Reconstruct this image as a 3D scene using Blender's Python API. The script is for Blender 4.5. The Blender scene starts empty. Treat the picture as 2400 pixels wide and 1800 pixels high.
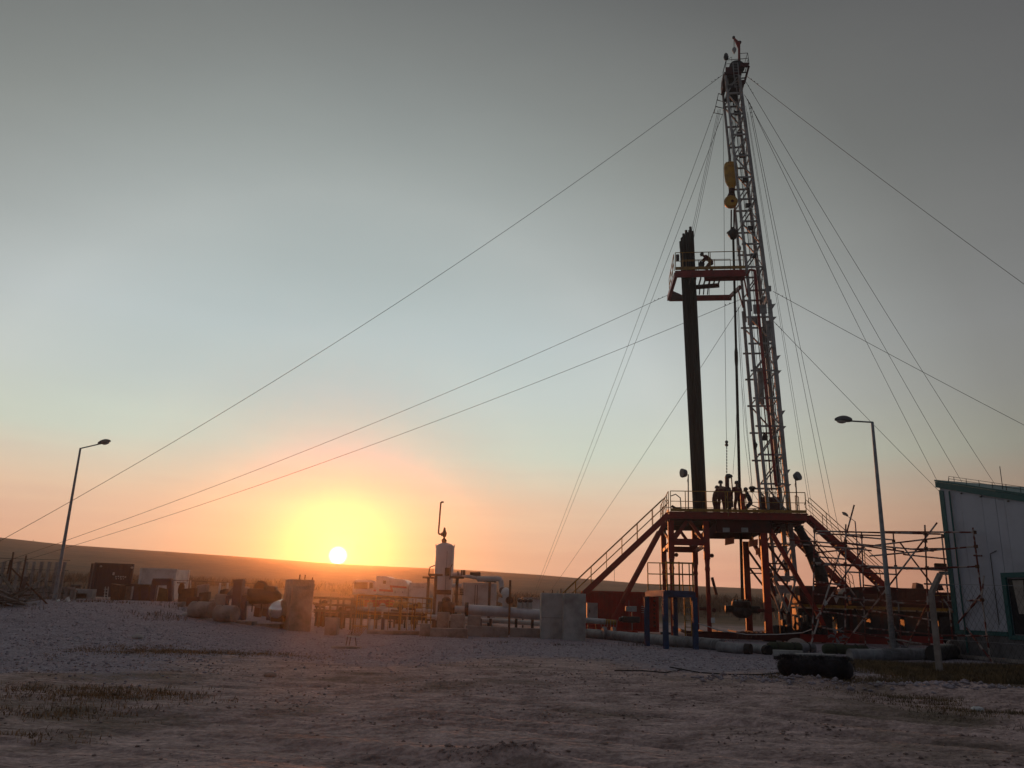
import bpy, math, random
import numpy as np
from math import sin, cos, pi, radians
rnd = random.Random(7)
S = bpy.context.scene
COL = S.collection

# ------------------------------------------------------------------ camera
FPX = 1872.0                       # focal length in pixels of the 2400 wide photograph
TH = math.atan(0.2732)             # pitch
RO = radians(1.67)                 # roll
EYE = 1.6
V = lambda *a: np.array(a, float)
Fv = V(0, cos(TH), sin(TH)); R0 = V(1, 0, 0); U0 = V(0, -sin(TH), cos(TH))
Rv = cos(RO) * R0 + sin(RO) * U0; Uv = -sin(RO) * R0 + cos(RO) * U0
CAM = V(0, 0, EYE)
from mathutils import Matrix, Vector
cam = bpy.data.cameras.new('camera'); camo = bpy.data.objects.new('camera', cam); COL.objects.link(camo)
cam.sensor_width = 36; cam.lens = FPX / 2400 * 36; cam.clip_start = 0.05; cam.clip_end = 5000
camo.matrix_world = Matrix(((Rv[0], Uv[0], -Fv[0], 0), (Rv[1], Uv[1], -Fv[1], 0), (Rv[2], Uv[2], -Fv[2], EYE), (0, 0, 0, 1)))
S.camera = camo

# ------------------------------------------------------------------ sun, sky, exposure
def ray(px, py): return Fv * FPX + Rv * (px - 1200) + Uv * (900 - py)
SD = ray(792, 1302); SD = SD / np.linalg.norm(SD)
sun = bpy.data.lights.new('sun', 'SUN'); suno = bpy.data.objects.new('sun', sun); COL.objects.link(suno)
sun.energy = 1.05; sun.angle = radians(0.6); sun.color = (1.0, 0.27, 0.06)
suno.rotation_euler = Vector(SD).to_track_quat('Z', 'Y').to_euler()
suno.location = (-40, 150, 60)
w = bpy.data.worlds.new('World'); S.world = w; w.use_nodes = True
N = w.node_tree.nodes; L = w.node_tree.links; N.clear()
def nd(t, **k):
    n = N.new(t)
    for a, b in k.items(): setattr(n, a, b)
    return n
def mth(op, a, b=None, c=None):
    n = nd('ShaderNodeMath', operation=op)
    for i, x in enumerate((a, b, c)):
        if x is None: continue
        if isinstance(x, (int, float)): n.inputs[i].default_value = x
        else: L.new(x, n.inputs[i])
    return n.outputs[0]
def ramp(fac, stops, interp='LINEAR'):
    n = nd('ShaderNodeValToRGB'); n.color_ramp.interpolation = interp
    e = n.color_ramp.elements
    while len(e) < len(stops): e.new(0.5)
    for i, (p, c) in enumerate(stops):
        e[i].position = p; e[i].color = (*c, 1)
    L.new(fac, n.inputs[0]); return n.outputs[0]
def vmix(op, a, b):
    n = nd('ShaderNodeMix', data_type='RGBA', blend_type=op); n.inputs[0].default_value = 1
    L.new(a, n.inputs[6])
    if isinstance(b, tuple): n.inputs[7].default_value = (*b, 1)
    else: L.new(b, n.inputs[7])
    return n.outputs[2]
tc = nd('ShaderNodeTexCoord')
nrm = nd('ShaderNodeVectorMath', operation='NORMALIZE'); L.new(tc.outputs['Generated'], nrm.inputs[0])
sx = nd('ShaderNodeSeparateXYZ'); L.new(nrm.outputs[0], sx.inputs[0])
elev = mth('MULTIPLY', mth('ARCSINE', sx.outputs[2]), 180 / pi)
dot = nd('ShaderNodeVectorMath', operation='DOT_PRODUCT'); L.new(nrm.outputs[0], dot.inputs[0]); dot.inputs[1].default_value = SD
ang = mth('MULTIPLY', mth('ARCCOSINE', mth('MINIMUM', dot.outputs['Value'], 0.9999999)), 180 / pi)
SKY_E = [0, 3, 6.5, 10, 14, 18, 23, 30, 41]
SKY_C = [(0.606, 0.342, 0.266), (0.551, 0.337, 0.262), (0.557, 0.454, 0.374), (0.419, 0.535, 0.523), (0.368, 0.473, 0.528), (0.335, 0.436, 0.511), (0.28, 0.365, 0.423), (0.233, 0.305, 0.349), (0.16, 0.21, 0.248)]
SKY_S = [0, 5, 9, 15, 25, 35, 45, 58]
SKY_F = [(0.30, 0.33, 0.5), (0.44, 0.60, 0.83), (0.73, 1.00, 0.97), (1.19, 1.22, 1.09), (1.47, 1.28, 1.10), (1.08, 0.892, 0.745), (0.70, 0.558, 0.469), (0.526, 0.403, 0.356)]
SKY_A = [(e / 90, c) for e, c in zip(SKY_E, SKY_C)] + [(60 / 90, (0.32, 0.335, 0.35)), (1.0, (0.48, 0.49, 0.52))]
SKY_B = [(a_ / 180, f_) for a_, f_ in zip(SKY_S, SKY_F)]
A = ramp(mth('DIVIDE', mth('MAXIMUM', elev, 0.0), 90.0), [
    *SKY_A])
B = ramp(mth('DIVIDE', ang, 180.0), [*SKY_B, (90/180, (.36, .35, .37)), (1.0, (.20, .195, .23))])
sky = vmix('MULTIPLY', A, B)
# thin streaks of cloud low over the horizon
mp = nd('ShaderNodeMapping'); L.new(nrm.outputs[0], mp.inputs[0]); mp.inputs['Scale'].default_value = (2.2, 2.2, 26)
mp.inputs['Rotation'].default_value = (0.0, 0.03, 0)
nz = nd('ShaderNodeTexNoise'); nz.inputs['Scale'].default_value = 2.3; nz.inputs['Detail'].default_value = 5; nz.inputs['Roughness'].default_value = .55
L.new(mp.outputs[0], nz.inputs['Vector'])
cl = ramp(nz.outputs[0], [(0.42, (1, 1, 1)), (0.62, (.94, .91, .94))])
lowm = ramp(mth('DIVIDE', elev, 14.0), [(0.0, (1, 1, 1)), (.35, (.8,)*3), (1.0, (0, 0, 0))])
mixn = nd('ShaderNodeMix', data_type='RGBA', blend_type='MIX'); L.new(lowm, mixn.inputs[0]); mixn.inputs[6].default_value = (1, 1, 1, 1); L.new(cl, mixn.inputs[7])
sky = vmix('MULTIPLY', sky, mixn.outputs[2])
mp2 = nd('ShaderNodeMapping'); L.new(nrm.outputs[0], mp2.inputs[0]); mp2.inputs['Scale'].default_value = (1.5, 1.5, 4)
nz2 = nd('ShaderNodeTexNoise'); nz2.inputs['Scale'].default_value = 1.6; nz2.inputs['Detail'].default_value = 4
L.new(mp2.outputs[0], nz2.inputs['Vector'])
sky = vmix('MULTIPLY', sky, ramp(nz2.outputs[0], [(0.3, (.95, .955, .96)), (0.7, (1.05, 1.045, 1.04))]))
# glow round the sun and its disc
def glow(k, col):
    g = mth('EXPONENT', mth('MULTIPLY', ang, -1.0 / k))
    c = nd('ShaderNodeVectorMath', operation='SCALE'); c.inputs[0].default_value = col; L.new(g, c.inputs['Scale'])
    return c.outputs[0]
sky = vmix('ADD', sky, glow(3.2, (0.16, 0.17, -0.02)))
sky = vmix('ADD', sky, glow(1.1, (0.5, 0.55, 0.2)))
disc = ramp(ang, [(0.22, (4.5, 4.2, 3.6)), (0.70, (0, 0, 0))], 'EASE')
sky = vmix('ADD', sky, disc)
nish = nd('ShaderNodeTexSky', sky_type='NISHITA'); nish.sun_disc = False
nish.sun_elevation = math.asin(SD[2]); nish.sun_rotation = math.atan2(SD[0], SD[1])
nish.dust_density = 2.5
nsc = nd('ShaderNodeVectorMath', operation='SCALE'); L.new(nish.outputs[0], nsc.inputs[0]); nsc.inputs['Scale'].default_value = 0.006
sky = vmix('ADD', sky, nsc.outputs[0])
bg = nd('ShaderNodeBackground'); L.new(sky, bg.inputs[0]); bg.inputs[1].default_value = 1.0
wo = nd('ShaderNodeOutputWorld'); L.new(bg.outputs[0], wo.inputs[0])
S.view_settings.view_transform = 'Standard'; S.view_settings.look = 'None'; S.view_settings.exposure = 0; S.view_settings.gamma = 1
try: S.view_settings.use_curve_mapping = False
except Exception: pass
S.cycles.max_bounces = 6; S.cycles.volume_bounces = 0

# ------------------------------------------------------------------ projection helpers (where a thing seen in the photograph stands)
def at(px, py, Y): d = ray(px, py); return CAM + d * (Y / d[1])
def gnd(px, py, z=0.0): d = ray(px, py); return CAM + d * ((z - EYE) / d[2])
def sstep(a, b, x): t = np.clip((x - a) / (b - a), 0, 1); return t * t * (3 - 2 * t)
_sk = [(-900, 1150), (-300, 1225), (0, 1265), (150, 1281), (420, 1299), (540, 1307), (792, 1325), (1089, 1339), (1261, 1350), (1405, 1362), (1513, 1371), (1784, 1382), (2000, 1389), (2400, 1403), (3000, 1415)]
_sa, _se = [], []
for p in _sk:
    d = ray(*p); _sa.append(math.atan2(d[0], d[1])); _se.append(d[2] / math.hypot(d[0], d[1]))
_sa = [-pi, -1.6] + _sa + [1.6, pi]; _se = [.02, .05] + _se + [.02, .02]
def vnoise(x, y, seed=0):
    xi = np.floor(x).astype(np.int64); yi = np.floor(y).astype(np.int64); fx = x - xi; fy = y - yi
    fx = fx * fx * (3 - 2 * fx); fy = fy * fy * (3 - 2 * fy)
    def hs(a, b):
        h = (a * 374761393 + b * 668265263 + seed * 974711) & 0x7fffffff
        h = ((h ^ (h >> 13)) * 1274126177) & 0x7fffffff
        return ((h ^ (h >> 16)) & 0xffff) / 65535.0
    return (hs(xi, yi) * (1 - fx) + hs(xi + 1, yi) * fx) * (1 - fy) + (hs(xi, yi + 1) * (1 - fx) + hs(xi + 1, yi + 1) * fx) * fy - .5
def base_h(x, y):
    x = np.asarray(x, float); y = np.asarray(y, float)
    r = np.hypot(x, y); a = np.arctan2(x, y)
    H = EYE + 420 * np.interp(a, _sa, _se)
    bank = 2.6 + 1.0 * vnoise(x / 40, y / 40, 3)
    h = sstep(96, 140, r) * bank + sstep(140, 420, r) * (H - bank)
    h = h - sstep(425, 560, r) * 8
    h = h + 1.05 * sstep(8, 19, -x) * sstep(22, 41, y) * (1 - sstep(96, 140, r))
    return h
def relief(x, y):
    x = np.asarray(x, float); y = np.asarray(y, float); r = np.hypot(x, y)
    n = 0.10 * vnoise(x / 4.1, y / 4.1, 1) + 0.06 * vnoise(x / 1.3, y / 1.3, 2) + 0.022 * vnoise(x / .42, y / .42, 5) + .012 * vnoise(x / .16, y / .16, 6) + .012 * vnoise(x / .07, y / .07, 7)
    # wheel tracks sweeping across the foreground
    t = (y - 0.0) + 0.42 * x + 0.012 * x * x
    n = n + (0.11 * vnoise(t / .35, x / 9, 8) + 0.06 * vnoise(t / .12, x / 5, 9)) * sstep(24, 15, y) * sstep(-9, -2, x)
    for c in (8.4, 9.6, 11.3, 12.1, 13.9, 15.6, 17.2):
        n = n - 0.06 * np.exp(-((t - c - .4 * vnoise(x / 5, y / 5, 11)) / .16) ** 2) * sstep(-6, 2, x)
    # berm of spoil at the edge of the gravel on the right, and a small clod heap near the camera
    n = n + 0.16 * np.exp(-((y - (19.2 - 0.25 * (x - 8))) / .8) ** 2) * sstep(4.5, 6.5, x) * (.6 + 1.4 * (vnoise(x / .8, y / .8, 12) + .5)) * .7
    g = gnd(1195, 1785)
    n = n + 0.09 * np.exp(-(((x - g[0] - .1) / .42) ** 2 + ((y - g[1]) / .2) ** 2)) * (1 + 1.3 * vnoise(x / .06, y / .06, 13))
    return n * (.35 + .65 * sstep(48, 22, r)) * sstep(400, 90, r)
def gz(x, y): return float(base_h(x, y) + relief(x, y))
def onG(px, py, Y=None):
    """ground point under a pixel: at a given depth, or where the ray meets the ground"""
    if Y is None:
        d = ray(px, py); t = 3.0 / d[1]
        while t * d[1] < 150:
            p = CAM + d * t
            if p[2] <= float(base_h(p[0], p[1])): break
            t += .05 / d[1]
        p = CAM + d * t
    else: p = at(px, py, Y)
    return V(p[0], p[1], gz(p[0], p[1]))

# rig frame: u along the rig (towards the carrier), v away from the camera, z up, origin at the well
_a = radians(7); _ua = V(cos(_a), -sin(_a), 0); _va = V(sin(_a), cos(_a), 0)
_d = ray(1735, 1430); RIG = V(_d[0] * 47 / _d[1], 47, 0)
def W(u, v, z): return RIG + u * _ua + v * _va + V(0, 0, z)
def rp(px, py, v=-1.0):
    d = ray(px, py); t = (v - (CAM - RIG) @ _va) / (d @ _va); p = CAM + d * t - RIG
    return float(p @ _ua), float(v), float(p[2])
def RP(px, py, v=-1.0): return W(*rp(px, py, v))

# ------------------------------------------------------------------ mesh builder
def unit(a): n = np.linalg.norm(a); return a / n if n > 1e-9 else V(0, 0, 1)
def frame(t, up=None):
    t = unit(t); up = V(0, 0, 1) if up is None else up
    if abs(t @ unit(up)) > .98: up = V(1, 0, 0) if abs(t[0]) < .9 else V(0, 1, 0)
    s = unit(np.cross(t, up)); return s, np.cross(s, t)
class MB:
    def __init__(self): self.v = []; self.f = []
    def add(self, vs, fs):
        o = len(self.v); self.v += [tuple(map(float, p)) for p in vs]; self.f += [tuple(i + o for i in q) for q in fs]; return self
    def hexa(self, p):
        return self.add(p, [(0, 3, 2, 1), (4, 5, 6, 7), (0, 1, 5, 4), (1, 2, 6, 5), (2, 3, 7, 6), (3, 0, 4, 7)])
    def box(self, c, s, ax=None):
        c = np.asarray(c, float); X, Y, Z = ax if ax is not None else (V(1, 0, 0), V(0, 1, 0), V(0, 0, 1))
        a, b, d = s[0] / 2, s[1] / 2, s[2] / 2
        return self.hexa([c + X * i * a + Y * j * b + Z * k * d for k in (-1, 1) for i, j in ((-1, -1), (1, -1), (1, 1), (-1, 1))])
    def beam(self, p, q, w, h, up=None):
        p = np.asarray(p, float); q = np.asarray(q, float); s, n = frame(q - p, up)
        return self.hexa([e + s * i * w / 2 + n * j * h / 2 for e in (p, q) for i, j in ((-1, -1), (1, -1), (1, 1), (-1, 1))])
    def ibeam(self, p, q, w, h, up=None, t=.025):
        p = np.asarray(p, float); q = np.asarray(q, float); s, n = frame(q - p, up)
        self.beam(p + n * (h / 2 - t / 2), q + n * (h / 2 - t / 2), w, t, n); self.beam(p - n * (h / 2 - t / 2), q - n * (h / 2 - t / 2), w, t, n)
        return self.beam(p, q, t, h - 2 * t - .002, n)
    def tube(self, pts, r, n=8, cap=True):
        pts = [np.asarray(p, float) for p in pts]; m = len(pts); rr = r if isinstance(r, (list, tuple)) else [r] * m
        s, nn = frame(pts[1] - pts[0]); vs = []
        for i, p in enumerate(pts):
            t = unit(unit(pts[min(i + 1, m - 1)] - p if i < m - 1 else p - pts[i - 1]) + unit(p - pts[max(i - 1, 0)] if i > 0 else pts[1] - p))
            s = unit(s - t * (s @ t)); nn = np.cross(t, s)
            vs += [p + (s * cos(2 * pi * k / n) + nn * sin(2 * pi * k / n)) * rr[i] for k in range(n)]
        fs = [(i * n + k, i * n + (k + 1) % n, (i + 1) * n + (k + 1) % n, (i + 1) * n + k) for i in range(m - 1) for k in range(n)]
        if cap: fs += [tuple(range(n))[::-1], tuple((m - 1) * n + k for k in range(n))]
        return self.add(vs, fs)
    def lathe(self, prof, c, ax=None, n=16):
        """prof: (radius, distance along axis)"""
        c = np.asarray(c, float); ax = V(0, 0, 1) if ax is None else unit(ax)
        return self.tube_prof(prof, c, ax, n)
    def tube_prof(self, prof, c, ax, n):
        s, nn = frame(ax); m = len(prof); vs = []
        for r, h in prof: vs += [c + ax * h + (s * cos(2 * pi * k / n) + nn * sin(2 * pi * k / n)) * max(r, 1e-4) for k in range(n)]
        fs = [(i * n + k, i * n + (k + 1) % n, (i + 1) * n + (k + 1) % n, (i + 1) * n + k) for i in range(m - 1) for k in range(n)]
        return self.add(vs, fs + [tuple(range(n))[::-1], tuple((m - 1) * n + k for k in range(n))])
    def ball(self, c, r, n=10, m=7):
        r = (r, r, r) if isinstance(r, (int, float)) else r; c = np.asarray(c, float)
        vs = [c + V(0, 0, -r[2])]; fs = []
        for i in range(1, m):
            a = -pi / 2 + pi * i / m
            vs += [c + V(r[0] * cos(a) * cos(2 * pi * k / n), r[1] * cos(a) * sin(2 * pi * k / n), r[2] * sin(a)) for k in range(n)]
        vs.append(c + V(0, 0, r[2]))
        for k in range(n):
            fs.append((0, 1 + (k + 1) % n, 1 + k)); fs.append((len(vs) - 1, 1 + (m - 2) * n + k, 1 + (m - 2) * n + (k + 1) % n))
            for i in range(m - 2): fs.append((1 + i * n + k, 1 + i * n + (k + 1) % n, 1 + (i + 1) * n + (k + 1) % n, 1 + (i + 1) * n + k))
        return self.add(vs, fs)
    def prism(self, poly, off):
        n = len(poly); off = np.asarray(off, float); a = [np.asarray(p, float) for p in poly]
        return self.add(a + [p + off for p in a], [tuple(range(n))[::-1], tuple(range(n, 2 * n))] + [(i, (i + 1) % n, n + (i + 1) % n, n + i) for i in range(n)])
    def build(self, name, mat, parent=None, smooth=False, bevel=0, origin=None):
        me = bpy.data.meshes.new(name); a = np.array(self.v)
        if parent is not None: o = wloc(parent)
        elif origin is not None: o = np.asarray(origin, float)
        else: o = V((a[:, 0].min() + a[:, 0].max()) / 2, (a[:, 1].min() + a[:, 1].max()) / 2, a[:, 2].min())
        me.from_pydata([tuple(p) for p in (a - o)], [], self.f)
        me.materials.append(mat)
        import bmesh
        bm = bmesh.new(); bm.from_mesh(me); bmesh.ops.recalc_face_normals(bm, faces=bm.faces); bm.to_mesh(me); bm.free()
        if smooth: me.shade_smooth()
        ob = bpy.data.objects.new(name, me); COL.objects.link(ob)
        if parent is not None: ob.parent = parent
        else: ob.location = o
        if smooth:
            try: me.set_sharp_from_angle(angle=radians(40))
            except Exception: pass
        if bevel:
            md = ob.modifiers.new('bevel', 'BEVEL'); md.width = bevel; md.segments = 2; md.limit_method = 'ANGLE'
        return ob
def wloc(o):
    p = V(*o.location)
    return p + wloc(o.parent) if o.parent else p
def tag(o, label=None, cat=None, group=None, kind=None):
    if label: o['label'] = label
    if cat: o['category'] = cat
    if group: o['group'] = group
    if kind: o['kind'] = kind
    return o
def thing(name, label, cat, loc, group=None):
    o = bpy.data.objects.new(name, None); COL.objects.link(o); o.location = tuple(loc); o.empty_display_size = .3
    return tag(o, label, cat, group)
def bar(name, p, q, w, h, m, par, up=None, **k): return MB().beam(p, q, w, h, up).build(name, m, par, **k)
def pipe(name, pts, r, m, par, n=8, **k): return MB().tube(pts, r, n).build(name, m, par, smooth=True, **k)

# ------------------------------------------------------------------ materials
def mat(name, col, rough=.6, metal=0, col2=None, scale=3, lo=.45, hi=.65, bump=0, bscale=40, coat=0, stretch=None, detail=6):
    m = bpy.data.materials.new(name); m.use_nodes = True; n = m.node_tree.nodes; l = m.node_tree.links
    b = n['Principled BSDF']; b.inputs['Roughness'].default_value = rough; b.inputs['Metallic'].default_value = metal
    b.inputs['Coat Weight'].default_value = coat
    col2 = col2 or tuple(c * .62 for c in col)
    t = n.new('ShaderNodeTexCoord'); mp = n.new('ShaderNodeMapping'); l.new(t.outputs['Object'], mp.inputs[0])
    if stretch: mp.inputs['Scale'].default_value = stretch
    z = n.new('ShaderNodeTexNoise'); z.inputs['Scale'].default_value = scale; z.inputs['Detail'].default_value = detail; z.inputs['Roughness'].default_value = .65
    l.new(mp.outputs[0], z.inputs['Vector'])
    r = n.new('ShaderNodeValToRGB'); r.color_ramp.elements[0].position = lo; r.color_ramp.elements[1].position = hi
    r.color_ramp.elements[0].color = (*col, 1); r.color_ramp.elements[1].color = (*col2, 1); l.new(z.outputs[0], r.inputs[0])
    l.new(r.outputs[0], b.inputs['Base Color'])
    if bump:
        z2 = n.new('ShaderNodeTexNoise'); z2.inputs['Scale'].default_value = bscale; z2.inputs['Detail'].default_value = 4; l.new(t.outputs['Object'], z2.inputs['Vector'])
        bp = n.new('ShaderNodeBump'); bp.inputs['Strength'].default_value = bump; bp.inputs['Distance'].default_value = .02
        l.new(z2.outputs[0], bp.inputs['Height']); l.new(bp.outputs[0], b.inputs['Normal'])
    return m
RED = mat('red_paint', (.29, .010, .005), .5, 0, (.16, .008, .005), 2.5, coat=.15)
DRED = mat('dark_red_paint', (.085, .006, .004), .6, 0, (.035, .005, .004), 2.5)
ORG = mat('sunlit_orange', (.75, .24, .09), .5, 0, (.35, .08, .03), 4)  # low sunlight put into the colour, for lit brackets and glints
YEL = mat('yellow_paint', (.36, .19, .018), .5, 0, (.17, .085, .018), 6)
BYEL = mat('block_yellow_paint', (.62, .34, .03), .45, 0, (.36, .19, .03), 2)
GRY = mat('grey_steel_paint', (.40, .40, .385), .5, .1, (.22, .22, .205), 2)
DGR = mat('dark_steel', (.05, .05, .052), .5, .4, (.025, .022, .02), 3)
BLK = mat('black_pipe_steel', (.009, .009, .009), .8, 0, (.016, .013, .010), 3, stretch=(1, 1, .15))
RUB = mat('black_rubber', (.012, .012, .013), .75, 0, (.02, .02, .02), 4, bump=.3)
WIRE = mat('wire_rope', (.06, .055, .05), .6, .5, (.035, .03, .03), 5)
GALV = mat('galvanised_steel', (.30, .32, .34), .45, .6, (.18, .19, .20), 3)
LEDG = mat('lamp_housing_grey', (.10, .105, .11), .5, 0, (.07, .07, .075), 6)
GLASS = mat('lamp_glass', (.45, .45, .42), .15, 0, (.35, .35, .33), 4)
CONC = mat('concrete', (.46, .45, .43), .9, 0, (.20, .19, .18), 1.1, .42, .72, bump=.8, bscale=9, detail=10)
CONC2 = mat('dirty_concrete', (.40, .345, .31), .9, 0, (.13, .11, .10), 1.3, .35, .68, bump=.9, bscale=12, detail=10)
BLUE = mat('blue_paint', (.012, .055, .14), .5, 0, (.010, .028, .065), 3)
NAVY = mat('navy_paint', (.025, .035, .09), .5, 0, (.018, .02, .045), 3)
WHT = mat('white_paint', (.72, .71, .69), .4, 0, (.52, .50, .47), 1.5, coat=.2)
OFFW = mat('grubby_white_paint', (.58, .57, .55), .5, 0, (.40, .38, .36), 1.2)
STRIPE = mat('red_stripe_paint', (.45, .03, .03), .45, 0, (.35, .03, .03), 2)
VESS = mat('vessel_aluminium', (.50, .50, .51), .38, .55, (.36, .36, .38), 1.4, stretch=(1, 1, .4))
INSUL = mat('aluminium_cladding', (.30, .305, .32), .6, .25, (.11, .11, .12), 1.8, .38, .66, bump=1.0, bscale=5, detail=8)
POLE = mat('scaffold_tube_flaking', (.15, .022, .015), .6, .1, (.42, .36, .33), 2.1, .50, .56, stretch=(1, 1, 1), detail=2)
RUST = mat('rusty_steel', (.16, .07, .035), .8, .2, (.09, .045, .03), 5)
TEAL = mat('teal_trim_paint', (.010, .105, .11), .5, 0, (.012, .11, .11), 3)
WALL = mat('wall_panel_grey', (.50, .525, .60), .6, 0, (.40, .42, .475), .5, bump=.15, bscale=5)
PLIN = mat('plinth_render', (.16, .155, .16), .85, 0, (.11, .105, .11), 3, bump=.4)
WGL = mat('window_glass', (.02, .025, .03), .08, 0, (.03, .035, .04), 2)
CURT = mat('curtain_cloth', (.38, .34, .30), .85, 0, (.28, .25, .22), 3)
WOOD = mat('weathered_timber', (.15, .125, .10), .85, 0, (.07, .06, .05), 5, bump=.4, stretch=(1, 1, 1))
GREEN = mat('olive_canvas', (.045, .06, .035), .85, 0, (.03, .035, .02), 4, bump=.4)
SKIN = mat('skin', (.28, .155, .10), .6, 0, (.22, .12, .08), 6)
CLOTH = mat('dark_red_overalls', (.13, .018, .016), .85, 0, (.08, .014, .012), 6, bump=.4)
CLOTH2 = mat('dark_blue_overalls', (.03, .03, .05), .85, 0, (.02, .02, .03), 6, bump=.4)
HAT = mat('hard_hat', (.06, .05, .05), .4, 0, (.05, .04, .04), 6)
BOOT = mat('boot_leather', (.02, .017, .015), .7)
TAPE = mat('white_tape', (.6, .58, .56), .6)
LITT = mat('white_plastic_litter', (.65, .65, .64), .6)
CRED = mat('container_red', (.42, .022, .014), .55, 0, (.24, .022, .016), 1.5)
CBLK = mat('container_dark_navy', (.022, .018, .035), .6, 0, (.03, .018, .02), 2)

# ground material: brown dirt, blue grey gravel, far fields
GM = bpy.data.materials.new('dirt_and_gravel'); GM.use_nodes = True
n = GM.node_tree.nodes; l = GM.node_tree.links; b = n['Principled BSDF']; b.inputs['Roughness'].default_value = .95
b.inputs['Specular IOR Level'].default_value = .2
g = n.new('ShaderNodeNewGeometry')
def gn(scale, det=6, ro=.6, vec=None, st=None):
    z = n.new('ShaderNodeTexNoise'); z.inputs['Scale'].default_value = scale; z.inputs['Detail'].default_value = det; z.inputs['Roughness'].default_value = ro
    if st:
        mp = n.new('ShaderNodeMapping'); mp.inputs['Scale'].default_value = st[0]; mp.inputs['Rotation'].default_value = st[1]; l.new(g.outputs['Position'], mp.inputs[0]); l.new(mp.outputs[0], z.inputs['Vector'])
    else: l.new(g.outputs['Position'], z.inputs['Vector'])
    return z.outputs[0]
def gr(fac, stops):
    r = n.new('ShaderNodeValToRGB'); e = r.color_ramp.elements
    while len(e) < len(stops): e.new(.5)
    for i, (p, c) in enumerate(stops): e[i].position = p; e[i].color = (*c, 1)
    l.new(fac, r.inputs[0]); return r.outputs[0]
def gmix(f, a, c, op='MIX'):
    m = n.new('ShaderNodeMix'); m.data_type = 'RGBA'; m.blend_type = op
    if isinstance(f, float): m.inputs[0].default_value = f
    else: l.new(f, m.inputs[0])
    l.new(a, m.inputs[6]); l.new(c, m.inputs[7]); return m.outputs[2]
dirt = gmix(.5, gr(gn(.55, 8), [(.35, (.56, .42, .39)), (.62, (.33, .24, .215))]), gr(gn(1.0, 5, .6, st=((.5, 5, 1), (0, 0, .38))), [(.35, (.58, .44, .41)), (.65, (.27, .20, .18))]))
dirt = gmix(.35, dirt, gr(gn(14, 4), [(.4, (.58, .46, .43)), (.62, (.19, .145, .13))]))
dirt = gmix(.8, dirt, gr(gn(1.1, 9, .72), [(.36, (1.45, 1.42, 1.42)), (.50, (1.2, 1.17, 1.17)), (.64, (.68, .65, .65))]), 'MULTIPLY')
dirt = gmix(.6, dirt, gr(gn(2.2, 6, .6, st=((.35, 4.5, 1), (0, 0, .40))), [(.42, (1.25, 1.25, 1.25)), (.60, (.66, .63, .62))]), 'MULTIPLY')
dirt = gmix(gr(gn(.22, 5), [(.52, (0, 0, 0)), (.64, (.75,)*3)]), dirt, gr(gn(6, 6), [(.3, (.19, .155, .10)), (.7, (.10, .08, .055))]))
vo = n.new('ShaderNodeTexVoronoi'); vo.inputs['Scale'].default_value = 16; l.new(g.outputs['Position'], vo.inputs['Vector'])
gravel = gmix(.65, gr(gn(1.2, 8), [(.35, (.42, .375, .43)), (.65, (.22, .185, .195))]), gr(vo.outputs['Color'], [(.2, (.20, .175, .20)), (.8, (.46, .42, .475))]))
at_ = n.new('ShaderNodeAttribute'); at_.attribute_name = 'gravel'
cam_mask = n.new('ShaderNodeMath'); cam_mask.operation = 'ADD'; l.new(at_.outputs['Fac'], cam_mask.inputs[0])
mm = n.new('ShaderNodeMath'); mm.operation = 'MULTIPLY_ADD'; l.new(gn(1.4, 7, .7), mm.inputs[0]); mm.inputs[1].default_value = .9; mm.inputs[2].default_value = -.45
l.new(mm.outputs[0], cam_mask.inputs[1])
near = gmix(gr(cam_mask.outputs[0], [(.35, (0, 0, 0)), (.65, (1, 1, 1))]), dirt, gravel)
field = gmix(.55, gr(gn(.02, 5, .6, st=((.35, 1.6, 1), (0, 0, .1))), [(.38, (.26, .155, .085)), (.6, (.10, .062, .04))]), gr(gn(.25, 6), [(.3, (.24, .15, .085)), (.7, (.07, .05, .03))]))
at2 = n.new('ShaderNodeAttribute'); at2.attribute_name = 'far'
l.new(gmix(at2.outputs['Fac'], near, field), b.inputs['Base Color'])
bp = n.new('ShaderNodeBump'); bp.inputs['Strength'].default_value = .8; bp.inputs['Distance'].default_value = .045
sm = n.new('ShaderNodeMath'); sm.operation = 'ADD'; l.new(gn(9, 8, .7), sm.inputs[0]); l.new(vo.outputs['Distance'], sm.inputs[1]); l.new(sm.outputs[0], bp.inputs['Height'])
l.new(bp.outputs[0], b.inputs['Normal'])

# ------------------------------------------------------------------ ground sheet
def gravel_mask(x, y):
    m = sstep(17.5, 25.0, y + 4.0 * vnoise(x / 3.5, y / 3.5, 21) + 1.6 * vnoise(x / 1.1, y / 1.1, 22)) * sstep(58, 44, y)
    m = m * (1 - .9 * np.exp(-((x + 1 - .1 * y) / 3.0) ** 2) * sstep(31, 22, y))
    m = np.maximum(m, .8 * sstep(12, 19, y + 3.5 * vnoise(x / 2.2, y / 2.2, 23)) * sstep(-4.0, -9, x + 2.5 * vnoise(x / 2.5, y / 2.5, 24)) * sstep(40, 30, y))
    m = m * (1 - sstep(9.0, 11.5, x) * sstep(27.5, 24.5, y))
    m = np.maximum(m, .55 * sstep(12.2, 11.4, x + 1.5 * vnoise(x, y, 4)) * 0)
    return m
az = np.unique(np.concatenate([np.linspace(-pi, -.85, 40), np.linspace(-.85, .85, 640), np.linspace(.85, pi, 40)]))[:-1]
rr = np.concatenate([[0.3, 1.2, 2.4, 3.6], np.geomspace(4.6, 48, 720), np.geomspace(49, 530, 220)])
RRg, AAg = np.meshgrid(rr, az, indexing='ij')
X = RRg * np.sin(AAg); Y = RRg * np.cos(AAg); Z = base_h(X, Y) + relief(X, Y)
na = len(az); nr = len(rr)
verts = np.stack([X, Y, Z], -1).reshape(-1, 3)
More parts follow.
